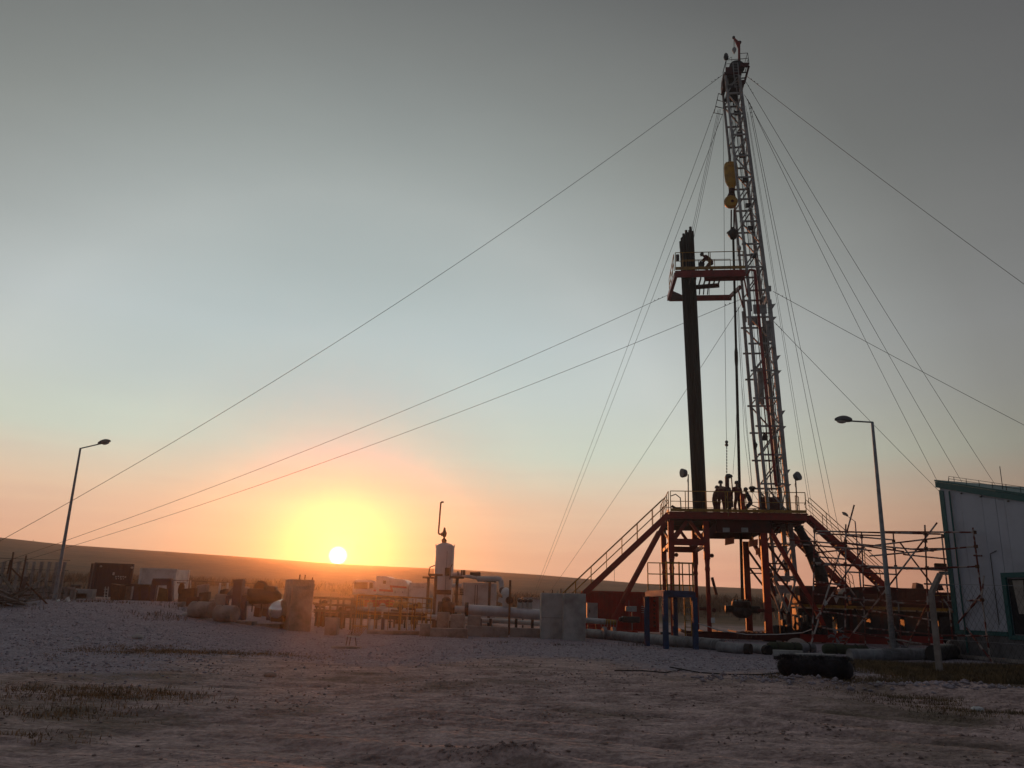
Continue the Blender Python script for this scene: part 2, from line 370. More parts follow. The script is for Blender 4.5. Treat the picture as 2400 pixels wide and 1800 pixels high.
i0 = (np.arange(nr - 1)[:, None] * na + np.arange(na)[None, :]); i1 = (np.arange(nr - 1)[:, None] * na + (np.arange(na)[None, :] + 1) % na)
faces = np.stack([i0, i0 + na, i1 + na, i1], -1).reshape(-1, 4)
def fast_mesh(name, verts, faces, m):
    k = faces.shape[1]; me = bpy.data.meshes.new(name)
    me.vertices.add(len(verts)); me.vertices.foreach_set('co', verts.astype(np.float32).ravel())
    me.loops.add(faces.size); me.loops.foreach_set('vertex_index', faces.astype(np.int32).ravel())
    me.polygons.add(len(faces)); me.polygons.foreach_set('loop_start', np.arange(0, faces.size, k, dtype=np.int32))
    me.update(calc_edges=True); me.materials.append(m)
    ob = bpy.data.objects.new(name, me); COL.objects.link(ob); return ob
G = fast_mesh('ground', verts, faces, GM); G.data.shade_smooth(); G['kind'] = 'structure'
for nm, arr in (('gravel', gravel_mask(X, Y)), ('far', sstep(70, 100, RRg))):
    a_ = G.data.attributes.new(nm, 'FLOAT', 'POINT'); a_.data.foreach_set('value', arr.ravel().astype(np.float32))

# haze box, added to imitate lens flare round the sun
hz = MB().box((0, 0, 20), (1080, 1080, 80)); 
HM = bpy.data.materials.new('flare_haze'); HM.use_nodes = True; hn = HM.node_tree.nodes; hn.clear()
ho = hn.new('ShaderNodeOutputMaterial'); hv = hn.new('ShaderNodeVolumePrincipled')
hv.inputs['Color'].default_value = (.95, .93, .92, 1); hv.inputs['Density'].default_value = HAZE = .00065; hv.inputs['Anisotropy'].default_value = .90
HM.node_tree.links.new(hv.outputs[0], ho.inputs['Volume'])
hzo = hz.build('haze', HM); tag(hzo, 'thin haze added over the whole site to stand in for lens flare', 'haze', kind='stuff')

# ================================================================== DRILLING RIG
# ---------------- substructure with the rig floor
DK = 6.65
sub = thing('rig_substructure', 'red steel substructure carrying the raised rig floor where the crew stands', 'rig floor', W(-.5, 0, 0))
U1, U2, V1, V2 = -4.1, 3.2, -3.5, 3.5
MB().box(W((U1 + U2) / 2, 0, DK - .06), (U2 - U1 - .2, V2 - V1 - .2, .06), (_ua, _va, V(0, 0, 1))).build('floor_plate', DGR, sub)
for v in (V1, V2): MB().ibeam(W(U1, v, DK - .2), W(U2, v, DK - .2), .22, .38).build('edge_beam', RED, sub)
for u in (U1, U2): MB().ibeam(W(u, V1 + .13, DK - .2), W(u, V2 - .13, DK - .2), .2, .37).build('edge_beam', RED, sub)
for v in (-3.0, 3.0):
    bar('girder', W(U1 + .05, v, 6.34), W(-1.6, v, 6.34), .24, .26, DRED, sub)
    bar('girder', W(-1.55, v, 6.04 + .07 * (v > 0)), W(1.35, v, 6.04 + .07 * (v > 0)), .3, .86 - .14 * (v > 0), DRED, sub)
    bar('girder', W(1.4, v, 6.3), W(U2 - .1, v, 6.3), .24, .3, DRED, sub)
    MB().prism([W(-1.56, v - .12, 6.2), W(-1.56, v - .12, 5.65), W(-2.0, v - .12, 5.2), W(-2.0, v - .12, 5.7)], _va * .24).build('gusset', DRED, sub)
for u in (-3.9, -2.9, -1.5, -.5, .5, 1.4, 2.4): bar('cross_beam', W(u, -2.84, 6.42), W(u, 2.84, 6.42), .14, .2, DRED, sub)
for u in (-1.5, 1.35): bar('cross_beam', W(u, -2.84, 6.05), W(u, 2.84, 6.05), .2, .4, DRED, sub)
for v in (-3.0, 3.0):
    for u in (-4.0, -2.1, .95):
        if u > 0: MB().beam(W(u, v, 0), W(u, v, 5.6), .36, .34, _va).build('leg', RED, sub)
        else:
            MB().beam(W(u, v, 4.15), W(u, v, 6.2), .32, .3, _va).build('leg', RED, sub)
            pipe('leg_extension', [W(u, v, 0.02), W(u, v, 3.5), W(u, v, 3.62), W(u, v, 3.8), W(u, v, 4.14)], [.12, .12, .15, .12, .15], RED, sub, 12)
        MB().box(W(u, v, gz(*W(u, v, 0)[:2]) + .06), (.6, .6, .14), (_ua, _va, V(0, 0, 1))).build('foot_plate', DGR, sub)
    bar('tie_beam', W(-3.84, v, 5.05), W(-2.26, v, 5.05), .26, .34, RED, sub)
    bar('brace', W(-3.82, v + .01, 5.2), W(-3.1, v + .01, 6.2), .2, .22, RED, sub, up=_va)
    bar('brace', W(-2.28, v - .01, 5.2), W(-2.98, v - .01, 6.2), .17, .18, RED, sub, up=_va)
    bar('brace', W(1.3, v, 5.8), W(3.5, v, 1.5), .22, .24, RED, sub, up=_va)
    bar('brace', W(3.5, v + .01, 1.5), W(4.05, v + .01, .1), .22, .24, RED, sub, up=_va)
    bar('strut', W(-4.3, v - .1, 6.1), W(-7.62, v - .1, .05), .24, .28, RED, sub, up=_va)
    bar('brace', W(1.05, v + .16, 5.2), W(2.1, v + .16, 3.6), .12, .12, DRED, sub, up=_va)
    bar('brace', W(1.1, v + .15, 4.1), W(3.4, v + .15, 1.0), .11, .11, DRED, sub, up=_va)
    bar('tie_rod', W(1.1, v - .02, 4.0), W(2.3, v - .02, 4.0), .07, .07, DRED, sub)
    bar('tie_rod', W(1.1, v - .02, 3.72), W(2.2, v - .02, 3.72), .07, .07, DRED, sub)
for u in (-4.0, -2.1):
    bar('brace', W(u + .02, -2.8, 5.0), W(u + .02, 2.8, 6.1), .12, .12, DRED, sub)
    bar('tie_beam', W(u, -2.8, 4.95), W(u, 2.8, 4.95), .16, .2, RED, sub)
for px, py, v in ((1711, 1268, -2.6), (1767, 1272, -2.6), (1783, 1291, -1.8)):
    u_, v_, z_ = rp(px, py, v)
    MB().prism([W(u_ - .28, v, z_ - .24), W(u_ + .28, v + .4, z_ - .10), W(u_ + .30, v + .4, z_ + .24), W(u_ - .26, v, z_ + .12)], _va * .05).build('hanging_bracket', ORG, sub)  # bracket's sunlit orange is painted on
    bar('hanger', W(u_, v + .25, z_ + .17), W(u_, v + .25, 6.3), .06, .06, DRED, sub)
for px in (1702, 1745.5):
    u_, v_, z_ = rp(px, 1242, -3.17)
    MB().box(W(u_, -3.17, z_), (.36, .02, .24), (_ua, _va, V(0, 0, 1))).build('name_plate', GRY, sub)
# near lower clutter: pad eyes and jack sleeves
for u, z in ((-2.1, 4.35), (-4.0, 4.35), (-2.1, 1.5), (.95, 1.6), (.95, 3.4)):
    MB().lathe([(.02, -.04), (.11, -.04), (.11, .04), (.02, .04)], W(u + .26, -3.0, z), _va, 12).build('pad_eye', DRED, sub)
for u in (-2.1, .95):
    bar('adjuster_bracket', W(u - .5, -3.0, 1.55), W(u - .14, -3.0, 1.55), .1, .16, DRED, sub)
    bar('screw_jack', W(u + .22, -3.05, 3.2), W(u + .42, -3.05, 2.3), .12, .14, DRED, sub)
MB().box(W(-1.93, -3.2, .98), (.2, .02, .26), (_ua, _va, V(0, 0, 1))).build('notice_plate', WHT, sub)

# railings round the floor
rl = thing('rig_floor_railing', 'yellow and brown tube railing round the edge of the raised rig floor', 'railing', W(-.5, -3.5, DK))
def railing(par, pts, h=1.12, r=.024, m=YEL, mid=True, toe=True, postn='post'):
    for i, p in enumerate(pts): pipe(postn, [p, p + V(0, 0, h)], r, m, par, 6)
    for a, b in zip(pts, pts[1:]):
        pipe('top_rail', [a + V(0, 0, h), b + V(0, 0, h)], r, m, par, 6)
        if mid: pipe('mid_rail', [a + V(0, 0, h * .5), b + V(0, 0, h * .5)], r * .8, m, par, 6)
        if toe: bar('toe_board', a + V(0, 0, .09), b + V(0, 0, .09), .02, .16, m, par)
npx = [1572, 1607, 1656, 1701, 1749, 1797, 1852, 1889]
nu = [rp(x, 1190, -3.52)[0] for x in npx]
railing(rl, [W(u, -3.52, DK) for u in nu])
pipe('post', [W(nu[3] + .12, -3.5, DK - .2), W(nu[3] + .12, -3.5, DK + 1.12)], .03, YEL, rl, 6)
railing(rl, [W(-4.12, v, DK) for v in (-3.3, -2, -.6, .8, 2.2, 3.5)])
railing(rl, [W(u, 3.52, DK) for u in (-4, -2.9, -1.8, -.7, .4, 1.6, 2.5)], h=1.05)
railing(rl, [W(2.35, v, DK) for v in (-3.3, -2.7)], h=.85, toe=False)
gt = [W(2.72, -3.1, DK + .05), W(3.0, -2.6, DK + .05)]
railing(rl, gt, h=.95, toe=False, postn='gate_post')

# ---------------- stairs
def stair(name, label, u0, z0, u1, z1, v, wid, group, n):
    t = thing(name, label, 'stairs', W(u1, v, z1), group)
    for k, vv in enumerate((v - wid / 2, v + wid / 2)):
        bar('stringer', W(u0, vv, z0), W(u1, vv, z1), .04, .30, RED, t, up=_va * 0 + V(0, 0, 1))
        d = V(0, 0, .95)
        a, b_ = W(u0, vv, z0 + .15), W(u1, vv, z1 + .15)
        pipe('handrail', [a + (b_ - a) * .0 + V(0, 0, .55), a + (b_ - a) * .02 + d * .98, a + (b_ - a) * .05 + d, a + (b_ - a) * .5 + d, b_ + d, b_ + d * .3 + (b_ - a) * .02], .022, YEL, t, 6)
        pipe('mid_rail', [a + d * .5, b_ + d * .5], .016, YEL, t, 6)
        m = max(4, int(abs(u1 - u0) / .8))
        for i in range(1, m): 
            p = a + (b_ - a) * (i / m); pipe('baluster', [p - V(0, 0, .05), p + d], .02, YEL, t, 6)
    for i in range(n):
        f = (i + .5) / n; p = W(u0 + (u1 - u0) * f, v, z0 + (z1 - z0) * f)
        MB().box(p, (.24, wid - .05, .03), (_ua, _va, V(0, 0, 1))).build('step', DGR, t)
stair('rig_stairs', 'long red stairs with yellow handrails going down from the left end of the rig floor', -4.15, 6.5, -10.9, .12, -3.05, .8, 'stairs up to the rig floor', 30)
stair('rig_stairs', 'nearer red stairs from the right end of the rig floor down to the carrier deck', 3.3, 6.5, 6.9, 2.95, -3.0, .8, 'stairs up to the rig floor', 18)
stair('rig_stairs', 'further red stairs behind the black duct, down from the far side of the rig floor', 3.3, 6.5, 7.0, 2.6, 3.0, .8, 'stairs up to the rig floor', 18)
t = thing('stair_landing', 'small red landing between the rig floor and the right hand stairs', 'landing', W(3.25, -3, 6.4))
MB().box(W(3.3, -3.0, 6.53), (.16, .8, .06), (_ua, _va, V(0, 0, 1))).build('landing_plate', DRED, t)
bar('support_bracket', W(3.24, -3.36, 6.4), W(3.9, -3.36, 5.75), .05, .12, DRED, t, up=_va)

# ---------------- black flexible duct behind the right stairs
pts = [RP(1862, 1218, 1.0), RP(1872, 1238, .9), RP(1888, 1268, .8), RP(1902, 1298, .6), RP(1915, 1326, .4), RP(1924, 1350, .2), RP(1931, 1382, 0)]
du = MB().tube(pts, [.2, .24, .27, .33, .37, .36, .34], 14)
dk = thing('exhaust_duct', 'thick black flexible duct curving down behind the right stairs to the carrier', 'duct', pts[-1] - V(0, 0, .5))
du.build('hose', RUB, dk, smooth=True)
for i in range(1, len(pts) - 1):
    d = unit(pts[i + 1] - pts[i]); MB().lathe([(.34, -.04), (.385 if i > 2 else .3, -.02), (.385 if i > 2 else .3, .02), (.3, .04)], pts[i], d, 14).build('clamp_ring', DGR, dk)

# ---------------- mast
mast = thing('drilling_mast', 'tall grey lattice mast leaning over the well, red crown on top', 'mast', W(2.2, 0, 1.2))
def interp(z, tab): return float(np.interp(z, [a for a, _ in tab], [b for _, b in tab]))
TL = [(3.2, 1.85), (8.08, 1.53), (17.7, 1.24), (19.8, 1.18), (26.4, .98), (31.6, .76), (36.3, .50)]
TR = [(3.2, 2.92), (8.08, 2.72), (17.7, 2.52), (19.8, 2.45), (20.4, 2.26), (26.4, 2.0), (31.6, 1.69), (36.3, 1.38)]
TV = [(3.2, 1.0), (19.8, 1.0), (20.4, .86), (36.3, .74)]
def ML(z, s): return W(interp(z, TL), s * interp(z, TV), z)
def MR(z, s): return W(interp(z, TR), s * interp(z, TV), z)
for s_ in (-1, 1):
    MB().tube([ML(3.2, s_), ML(12, s_), ML(19.9, s_)], .10, 10).build('front_leg', GRY, mast, smooth=True)
    MB().tube([ML(19.2, s_) + _ua * .1, ML(28, s_), ML(36.3, s_)], .085, 10).build('front_leg', GRY, mast, smooth=True)
    MB().beam(MR(3.2, s_), MR(19.9, s_), .24, .22, _va).build('rear_leg', GRY, mast)
    MB().beam(MR(19.9, s_) - _ua * .05, MR(26.4, s_), .22, .2, _va).build('rear_leg', GRY, mast)
    MB().beam(MR(26.4, s_), MR(36.3, s_), .2, .18, _va).build('rear_leg', GRY, mast)
zs_low = [3.4, 5.2, 6.9, 8.6, 10.3, 12.0, 13.7, 15.4, 17.1, 18.8]
zs_up = [20.6 + 1.57 * i for i in range(11)]
for zs in (zs_low, zs_up):
    for i, z in enumerate(zs):
        for s_ in (-1, 1):
            a, b_ = ML(z, s_), MR(z, s_)
            bar('girt', a - _ua * (.22 if zs is zs_low else .08), b_, .09, .10, GRY, mast)
            if i + 1 < len(zs):
                z2 = zs[i + 1]
                p, q = ((ML(z + .05, s_), MR(z2 - .05, s_)) if (i % 3 != 2) else (MR(z + .05, s_), ML(z2 - .05, s_)))
                bar('brace', p, q, .075, .085, GRY, mast, up=_va)
        bar('girt', MR(z, -1), MR(z, 1), .07, .09, GRY, mast)
        if i + 1 < len(zs): bar('brace', MR(z + .06, -1 if i % 2 else 1), MR(zs[i + 1] - .06, 1 if i % 2 else -1), .05, .06, GRY, mast, up=_ua)
        if zs is zs_low and i % 2 == 1:   # outrigger gussets at the back
            MB().prism([MR(z, -1), MR(z, -1) + _ua * .32, MR(z - .35, -1)], -_va * .03).build('gusset', GRY, mast)
for z in (9.4, 12.9, 16.3, 19.6): MB().prism([MR(z, -1), MR(z, -1) + _ua * .34 + V(0, 0, .05), MR(z - .45, -1)], -_va * .03).build('gusset', GRY, mast)
# overlap collar between the two mast sections
for s_ in (-1, 1):
    MB().box((ML(19.3, s_) + MR(19.3, s_)) / 2 + V(0, 0, 0) - _va * s_ * -.03, (.8, .05, .6), (_ua, _va, V(0, 0, 1))).build('lap_plate', GRY, mast)
    MB().box((ML(17.9, s_) + MR(17.9, s_)) / 2 + _ua * .5, (.45, .05, 1.3), (_ua, _va, V(0, 0, 1))).build('lap_plate', GRY, mast)
    MB().box(MR(20.6, s_) + _ua * .16 + V(0, 0, .1), (.38, .09, .35), (_ua, _va, V(0, 0, 1))).build('latch', GRY, mast)
for z in (18.6, 20.1): MB().box((MR(z, -1) + MR(z, 1)) / 2, (.1, 1.7, .35), (_ua, _va, V(0, 0, 1))).build('lap_plate', GRY, mast)
# V-shaped feet and base tripod
for s_ in (-1, 1):
    a, b_, c_ = W(1.78, s_, 3.22), W(2.89, s_, 3.22), W(2.42, s_, 1.5)
    bar('foot_strut', a, c_, .1, .2, GRY, mast, up=_va); bar('foot_strut', b_, c_ + _ua * .02, .1, .18, GRY, mast, up=_va)
    MB().prism([W(1.98, s_ - .03, 2.95), W(2.72, s_ - .03, 2.95), W(2.62, s_ - .03, 2.5), W(2.1, s_ - .03, 2.5)], _va * .06).build('foot_plate', GRY, mast)
    bar('foot_beam', W(1.7, s_, 3.26), W(2.98, s_, 3.26), .14, .1, GRY, mast)
    pipe('foot_pin', [W(2.42, s_ - .2, 1.45), W(2.42, s_ + .2, 1.45)], .09, DGR, mast, 12)
    bar('foot_post', W(2.42, s_, 1.4), W(2.42, s_, .05), .24, .22, DRED, mast)
    bar('foot_strut', W(1.6, s_ * .8, 3.1), W(2.1, s_ * .8, 1.1), .06, .07, GRY, mast, up=_va)
# ladder
lad = []
for z in [4.0 + .32 * i for i in range(99)]: lad.append(MR(z, -1) * .62 + ML(z, -1) * .38 - _va * .09)
for off in (-.17, .17):
    pp = [MR(z, -1) * .86 + ML(z, -1) * .14 - _va * .12 + _ua * off for z in (4, 12, 20, 28, 35.5)]
    pipe('ladder_rail', pp, .018, GRY, mast, 5)
lm = MB()
for i in range(99):
    z = 4.0 + .32 * i; c_ = MR(z, -1) * .86 + ML(z, -1) * .14 - _va * .12
    lm.tube([c_ - _ua * .17, c_ + _ua * .17], .011, 4)
tag(lm.build('ladder_rungs', GRY, mast), kind='stuff')
# red standpipe and grey service pipes on the near face
sp = [RP(1769, 634, -1.12), RP(1780, 759, -1.12), RP(1798, 940, -1.12), RP(1819, 1140, -1.12)]
pipe('standpipe', sp, .085, RED, mast, 10)
pipe('standpipe_elbow', [sp[0] + _ua * -.5 + V(0, 0, -.35), sp[0] + _ua * -.3 + V(0, 0, .05), sp[0]], .08, RED, mast, 8)
for i, (px, t1, t2, r_) in enumerate(((1774, 760, 1150, .03), (1786, 770, 1150, .025), (1793, 760, 1150, .035), (1802, 800, 1150, .03))):
    pipe('service_pipe', [RP(px, t1, .2 + .15 * i), RP(px + 34, t2, .2 + .15 * i)], r_, DGR, mast, 6)
bl = rp(1780, 900, -.6)
MB().lathe([(.13, -1.1), (.17, -1.1), (.17, 1.1), (.13, 1.1)], RP(1783, 905, -.6), unit(RP(1786, 940, -.6) - RP(1781, 860, -.6)), 12).build('hydraulic_cylinder', GRY, mast, smooth=True)
MB().prism([RP(1790, 1012, -.8), RP(1800, 1022, -.8), RP(1799, 1032, -.8), RP(1785, 1032, -.8)], _va * .1).build('sheave_block', DGR, mast)
MB().prism([RP(1768, 1030, .9), RP(1776, 1042, .9), RP(1772, 1055, .9), RP(1766, 1052, .9)], _va * .1).build('sheave_block', DGR, mast)
for k in range(7):
    f = .15 + .11 * k
    pipe('inner_line', [ML(7.5, 0) * (1 - f) + MR(7.5, 0) * f + _va * (.2 * (k % 3) - .2), ML(22, 0) * (1 - f) + MR(22, 0) * f + _va * (.2 * (k % 3) - .2), ML(35.8, 0) * (1 - f) + MR(35.8, 0) * f + _va * (.2 * (k % 3) - .2)], .013 + .012 * (k % 3 == 0), DGR, mast, 5)
# lamps up the mast
for z in (23.1, 25.0, 26.6, 28.4, 30.2, 31.8, 33.4):
    c_ = (ML(z, -1) * .45 + MR(z, -1) * .55) + _va * .15
    f = MB().box(c_ - V(0, 0, .1), (.34, .2, .26), (_ua, _va, V(0, 0, 1))).build('mast_lamp', DGR, mast, bevel=.02)
for px, py in ((1750, 523), (1742, 582)):
    MB().lathe([(.08, -.1), (.19, -.04), (.19, .1), (.1, .14)], RP(px - 9, py, -1.15), -_ua, 12).build('mast_lamp', GRY, mast, smooth=True)
# small cage basket hung on the upper left
bk = [rp(1684, 219, -.4), rp(1692, 222, -.4), rp(1677, 250, -.4), rp(1697, 254, -.4)]
for vv in (-.4, .3):
    a, b_, c_, d_ = [W(x[0], vv, x[2]) for x in bk]
    pipe('basket_tube', [a, c_, d_], .025, DGR, mast, 6); pipe('basket_tube', [b_, a], .025, DGR, mast, 6)
    pipe('basket_tube', [(a + c_) / 2, (b_ + d_) / 2], .02, DGR, mast, 6)
for q in (0, 2): pipe('basket_tube', [W(bk[q][0], -.4, bk[q][2]), W(bk[q][0], .3, bk[q][2])], .02, DGR, mast, 6)
# crown
def cw(x, y, v=-.6): return RP(1640 + x / 9.217, 60 + y / 9.217, v)
def cbox(name, x0, y0, x1, y1, v0, v1, m):
    a, b_, c_, d_ = cw(x0, y1, v0), cw(x1, y1, v0), cw(x1, y0, v0), cw(x0, y0, v0)
    return MB().prism([a, b_, c_, d_], _va * (v1 - v0)).build(name, m, mast)
cbox('crown_frame', 530, 1000, 905, 1060, -.85, .85, DRED)
cbox('crown_plate', 560, 895, 705, 1045, -.9, -.8, DRED); cbox('crown_plate', 885, 800, 1060, 885, -.9, -.8, DRED)
cbox('crown_plate', 500, 1060, 575, 1330, -.2, .7, DRED)
cbox('crown_frame', 600, 1060, 880, 1110, -.8, .8, DGR); cbox('crown_frame', 610, 1290, 880, 1340, -.8, .8, DGR)
cbox('crown_frame', 870, 1170, 965, 1265, -.6, .6, DRED); cbox('crown_frame', 840, 860, 895, 1010, -.6, .8, DRED)
for vv in (-.45, -.27, -.09, .09, .27, .45):
    MB().lathe([(.1, -.06), (.52, -.06), (.47, 0), (.52, .06), (.1, .06)], cw(805, 900, vv), _va, 24).build('sheave', DGR, mast, smooth=True)
bar('crown_brace', cw(620, 1300), cw(830, 1180), .08, .09, GRY, mast, up=_va); bar('crown_brace', cw(580, 1060), cw(620, 1320), .09, .1, GRY, mast, up=_va)
bar('crown_brace', cw(1060, 880), cw(960, 1250), .14, .14, DRED, mast, up=_va)
for x in (905, 960, 1010): bar('crown_brace', cw(x, 885), cw(x - 30, 1000), .05, .05, DGR, mast, up=_va)
bar('crown_brace', cw(900, 1020), cw(1000, 1010), .06, .06, DGR, mast); bar('crown_brace', cw(900, 1135), cw(975, 1130), .06, .06, DGR, mast)
for vv in (-.9, .8):
    pipe('crown_rail', [cw(560, 900, vv), cw(575, 745, vv), cw(870, 722, vv), cw(1050, 705, vv), cw(1060, 830, vv)], .022, DGR, mast, 6)
    pipe('crown_rail', [cw(878, 800, vv), cw(870, 605, vv), cw(1035, 590, vv), cw(1068, 840, vv)], .022, DGR, mast, 6)
    pipe('crown_rail', [cw(1030, 600, vv), cw(975, 800, vv)], .018, DGR, mast, 6); pipe('crown_rail', [cw(1050, 720, vv), cw(1020, 800, vv)], .018, DGR, mast, 6)
    pipe('crown_rail', [cw(585, 825, vv), cw(700, 825, vv)], .018, DGR, mast, 6); pipe('crown_rail', [cw(700, 880, vv), cw(690, 680, vv), cw(610, 720, vv)], .018, DGR, mast, 6)
    pipe('crown_rail', [cw(570, 750, vv), cw(505, 1000, vv), cw(510, 1150, vv), cw(470, 1330, vv)], .03, DGR, mast, 6)
for a, b_ in ((575, 745), (1050, 705), (1035, 590), (870, 605)): pipe('crown_rail', [cw(a, b_, -.9), cw(a, b_, .8)], .02, DGR, mast, 6)
for x0, x1 in ((715, 765), (820, 865)): bar('crown_ladder_rail', cw(x0, 800, -.95), cw(x1, 1340, -.95), .03, .04, GRY, mast)
for i in range(9):
    f = i / 8; bar('crown_ladder_rung', cw(717 + 45 * f, 810 + 500 * f, -.95), cw(822 + 42 * f, 810 + 500 * f, -.95), .02, .02, GRY, mast)
# gin pole
bar('gin_pole', cw(850, 770, 0), cw(850, 370, 0), .14, .15, RED, mast, up=_va)
MB().prism([cw(835, 500, -.05), cw(868, 500, -.05), cw(868, 360, -.05), cw(745, 250, -.05), cw(735, 275, -.05)], _va * .1).build('gin_pole_jib', RED, mast)
MB().lathe([(.02, -.05), (.1, -.05), (.1, .05), (.02, .05)], cw(733, 258, 0), _va, 12).build('jib_sheave', DGR, mast)
MB().lathe([(.02, -.05), (.12, -.05), (.12, .05), (.02, .05)], cw(862, 365, 0), _va, 12).build('jib_sheave', DGR, mast)
bc = thing('beacon_lamp', 'black warning beacon on the left corner of the crown railing', 'beacon', cw(572, 740, -.9))
MB().lathe([(.06, 0), (.13, .05), (.14, .12), (.17, .2), (.17, .26), (.14, .3), (.13, .42), (.08, .5), (.01, .52)], cw(572, 742, -.9), n=12).build('housing', DGR, bc, smooth=True)
gb = thing('crown_hoist_block', 'dark pulley block hanging from the red jib above the crown', 'pulley block', cw(748, 600, 0))
MB().prism([cw(x, y, -.07) for x, y in ((748, 600), (700, 520), (710, 480), (745, 452), (790, 475), (795, 520))], _va * .14).build('block', GRY, gb, bevel=.02)
for dx in (-12, 12): pipe('rope', [cw(740 + dx * .4, 300, 0), cw(748 + dx, 460, 0)], .012, WIRE, gb, 4)

# ---------------- travelling block, hook, swivel and string
def bw(x, y, v=0): return RP(1640 + x / 5.53, 230 + y / 5.53, v)
tb = thing('travelling_block', 'yellow travelling block hanging in front of the mast', 'travelling block', bw(415, 1200))
def zr(y): return bw(408, y)[2]
cx_ = bw(408, 1000)
prof = [(.05, zr(1190)), (.22, zr(1185)), (.22, zr(1150)), (.30, zr(1130)), (.41, zr(1080)), (.45, zr(1000)), (.45, zr(900)), (.42, zr(860)), (.34, zr(838)), (.05, zr(835))]
mb = MB().lathe([(r_, z - cx_[2]) for r_, z in prof], cx_, n=20)
mb.v = [tuple(V(*p) - _va * ((V(*p) - cx_) @ _va) * .45) for p in mb.v]
mb.build('block_body', BYEL, tb, smooth=True)
for k in range(5): bar('rope_slot', bw(375 + 17 * k, 833), bw(375 + 17 * k, 876), .04, .36, DGR, tb)
pipe('swivel_neck', [bw(415, 1180), bw(415, 1222)], .2, DRED, tb, 12)
hk = thing('hook', 'round yellow hook block just below the travelling block', 'hook', bw(403, 1465))
c_ = bw(403, 1346)
MB().lathe([(.05, -.2), (.36, -.2), (.435, -.1), (.435, .1), (.36, .2), (.05, .2)], c_, _va, 24).build('hook_body', BYEL, hk, smooth=True)
MB().lathe([(.02, -.22), (.1, -.22), (.1, .22), (.02, .22)], bw(418, 1352), _va, 12).build('hook_pin', DRED, hk)
MB().prism([bw(375, 1228, -.1), bw(455, 1228, -.1), bw(470, 1290, -.1), bw(345, 1290, -.1)], _va * .2).build('hook_neck', DRED, hk)
sw = thing('swivel', 'black swivel with red bails hanging under the yellow hook', 'swivel', RP(1718, 562, 0))
for x in (1714, 1720.5): pipe('bail', [RP(x, 492, -.1), RP(x - .3, 540, -.1)], .05, DRED, sw, 8)
MB().lathe([(.05, -.3), (.18, -.28), (.26, -.1), (.33, .0), (.33, .2), (.2, .32), (.1, .5)], RP(1718, 550, 0), n=14).build('swivel_body', DGR, sw, smooth=True)
pipe('gooseneck', [RP(1713, 545, 0), RP(1706, 544, 0), RP(1704, 547, 0)], .05, DGR, sw, 8)
kel = thing('kelly_pipe', 'long dark drill pipe hanging from the swivel through the rig floor', 'drill pipe', RP(1740, 1405, 0))
ka, kb = rp(1718.5, 556, 0), rp(1740, 1405, 0)
def kp(f): return W(ka[0] + (kb[0] - ka[0]) * f, 0, ka[2] + (kb[2] - ka[2]) * f)
pipe('pipe_body', [kp(0), kp(.33), kp(.345), kp(.37), kp(.385), kp(1)], [.075, .075, .11, .11, .085, .085], BLK, kel, 12)
bop = thing('blowout_preventer', 'dark bulky valve assembly hanging on the pipe under the rig floor', 'valve assembly', RP(1740, 1448, 0))
c_ = RP(1738, 1428, 0)
MB().lathe([(.1, .55), (.3, .5), (.52, .42), (.55, .2), (.5, .1), (.56, .0), (.56, -.2), (.48, -.3), (.3, -.45), (.1, -.5)], c_, n=20).build('body', DGR, bop, smooth=True)
for k in range(8): MB().lathe([(.05, 0), (.05, .1)], c_ + V(.42 * cos(k * pi / 4), .42 * sin(k * pi / 4), .45), n=6).build('bolt', DGR, bop)
MB().lathe([(.1, 0), (.24, .02), (.24, .2), (.12, .22)], c_ + _ua * .2 - _va * .55 - V(0, 0, .15), -_va, 14).build('side_flange', DGR, bop, smooth=True)
MB().lathe([(.1, 0), (.2, .02), (.2, .5), (.12, .52)], c_ + _ua * .5, _ua, 12).build('side_outlet', DGR, bop, smooth=True)
MB().lathe([(.1, 0), (.2, .02), (.2, .4), (.12, .42)], c_ - _ua * .5, -_ua, 12).build('side_outlet', DGR, bop, smooth=True)

# drilling lines from the crown to the block
for k in range(6):
    x = -.4 + .16 * k; a = cw(700 + 22 * k, 900, -.2 + .1 * k); b_ = bw(372 + 15 * k, 840, -.2 + .1 * k)
    tag(MB().tube([a, b_], .016, 5).build('drilling_line', WIRE, smooth=True), 'one of the steel lines reeved between crown and travelling block', 'wire rope', 'drilling lines above the travelling block')

# ---------------- racking board
ZB = 21.75
bd = thing('racking_board', 'red and yellow racking platform on the mast holding the tops of the pipes', 'platform', W(-1.2, .5, ZB))
bu = [-3.25, 1.0]
bar('walkway_beam', W(bu[0], -1.5, ZB - .25), W(bu[1], -1.5, ZB - .25), .12, .42, RED, bd)
bar('walkway_beam', W(-1.4, -.75, ZB - .25), W(bu[1], -.75, ZB - .25), .1, .36, RED, bd)
MB().box(W(-.2, -1.12, ZB - .03), (2.4, .6, .04), (_ua, _va, V(0, 0, 1))).build('walkway_plate', DGR, bd)
bar('toe_board', W(bu[0], -1.58, ZB + .1), W(bu[1], -1.58, ZB + .1), .03, .2, YEL, bd)
bar('side_beam', W(-3.2, -1.4, ZB - .25), W(-3.35, 2.6, ZB - .25), .2, .32, RED, bd)
bar('far_beam', W(-3.3, 2.6, ZB - .25), W(.75, 2.6, ZB - .25), .2, .34, RED, bd)
bar('side_beam', W(.62, 2.5, ZB - .25), W(1.05, .9, ZB - .2), .14, .24, RED, bd)
MB().prism([W(-3.3, 1.2, ZB - .4), W(-2.2, 2.45, ZB - .4), W(-3.3, 2.45, ZB - .4)], V(0, 0, .2)).build('corner_plate', DRED, bd)
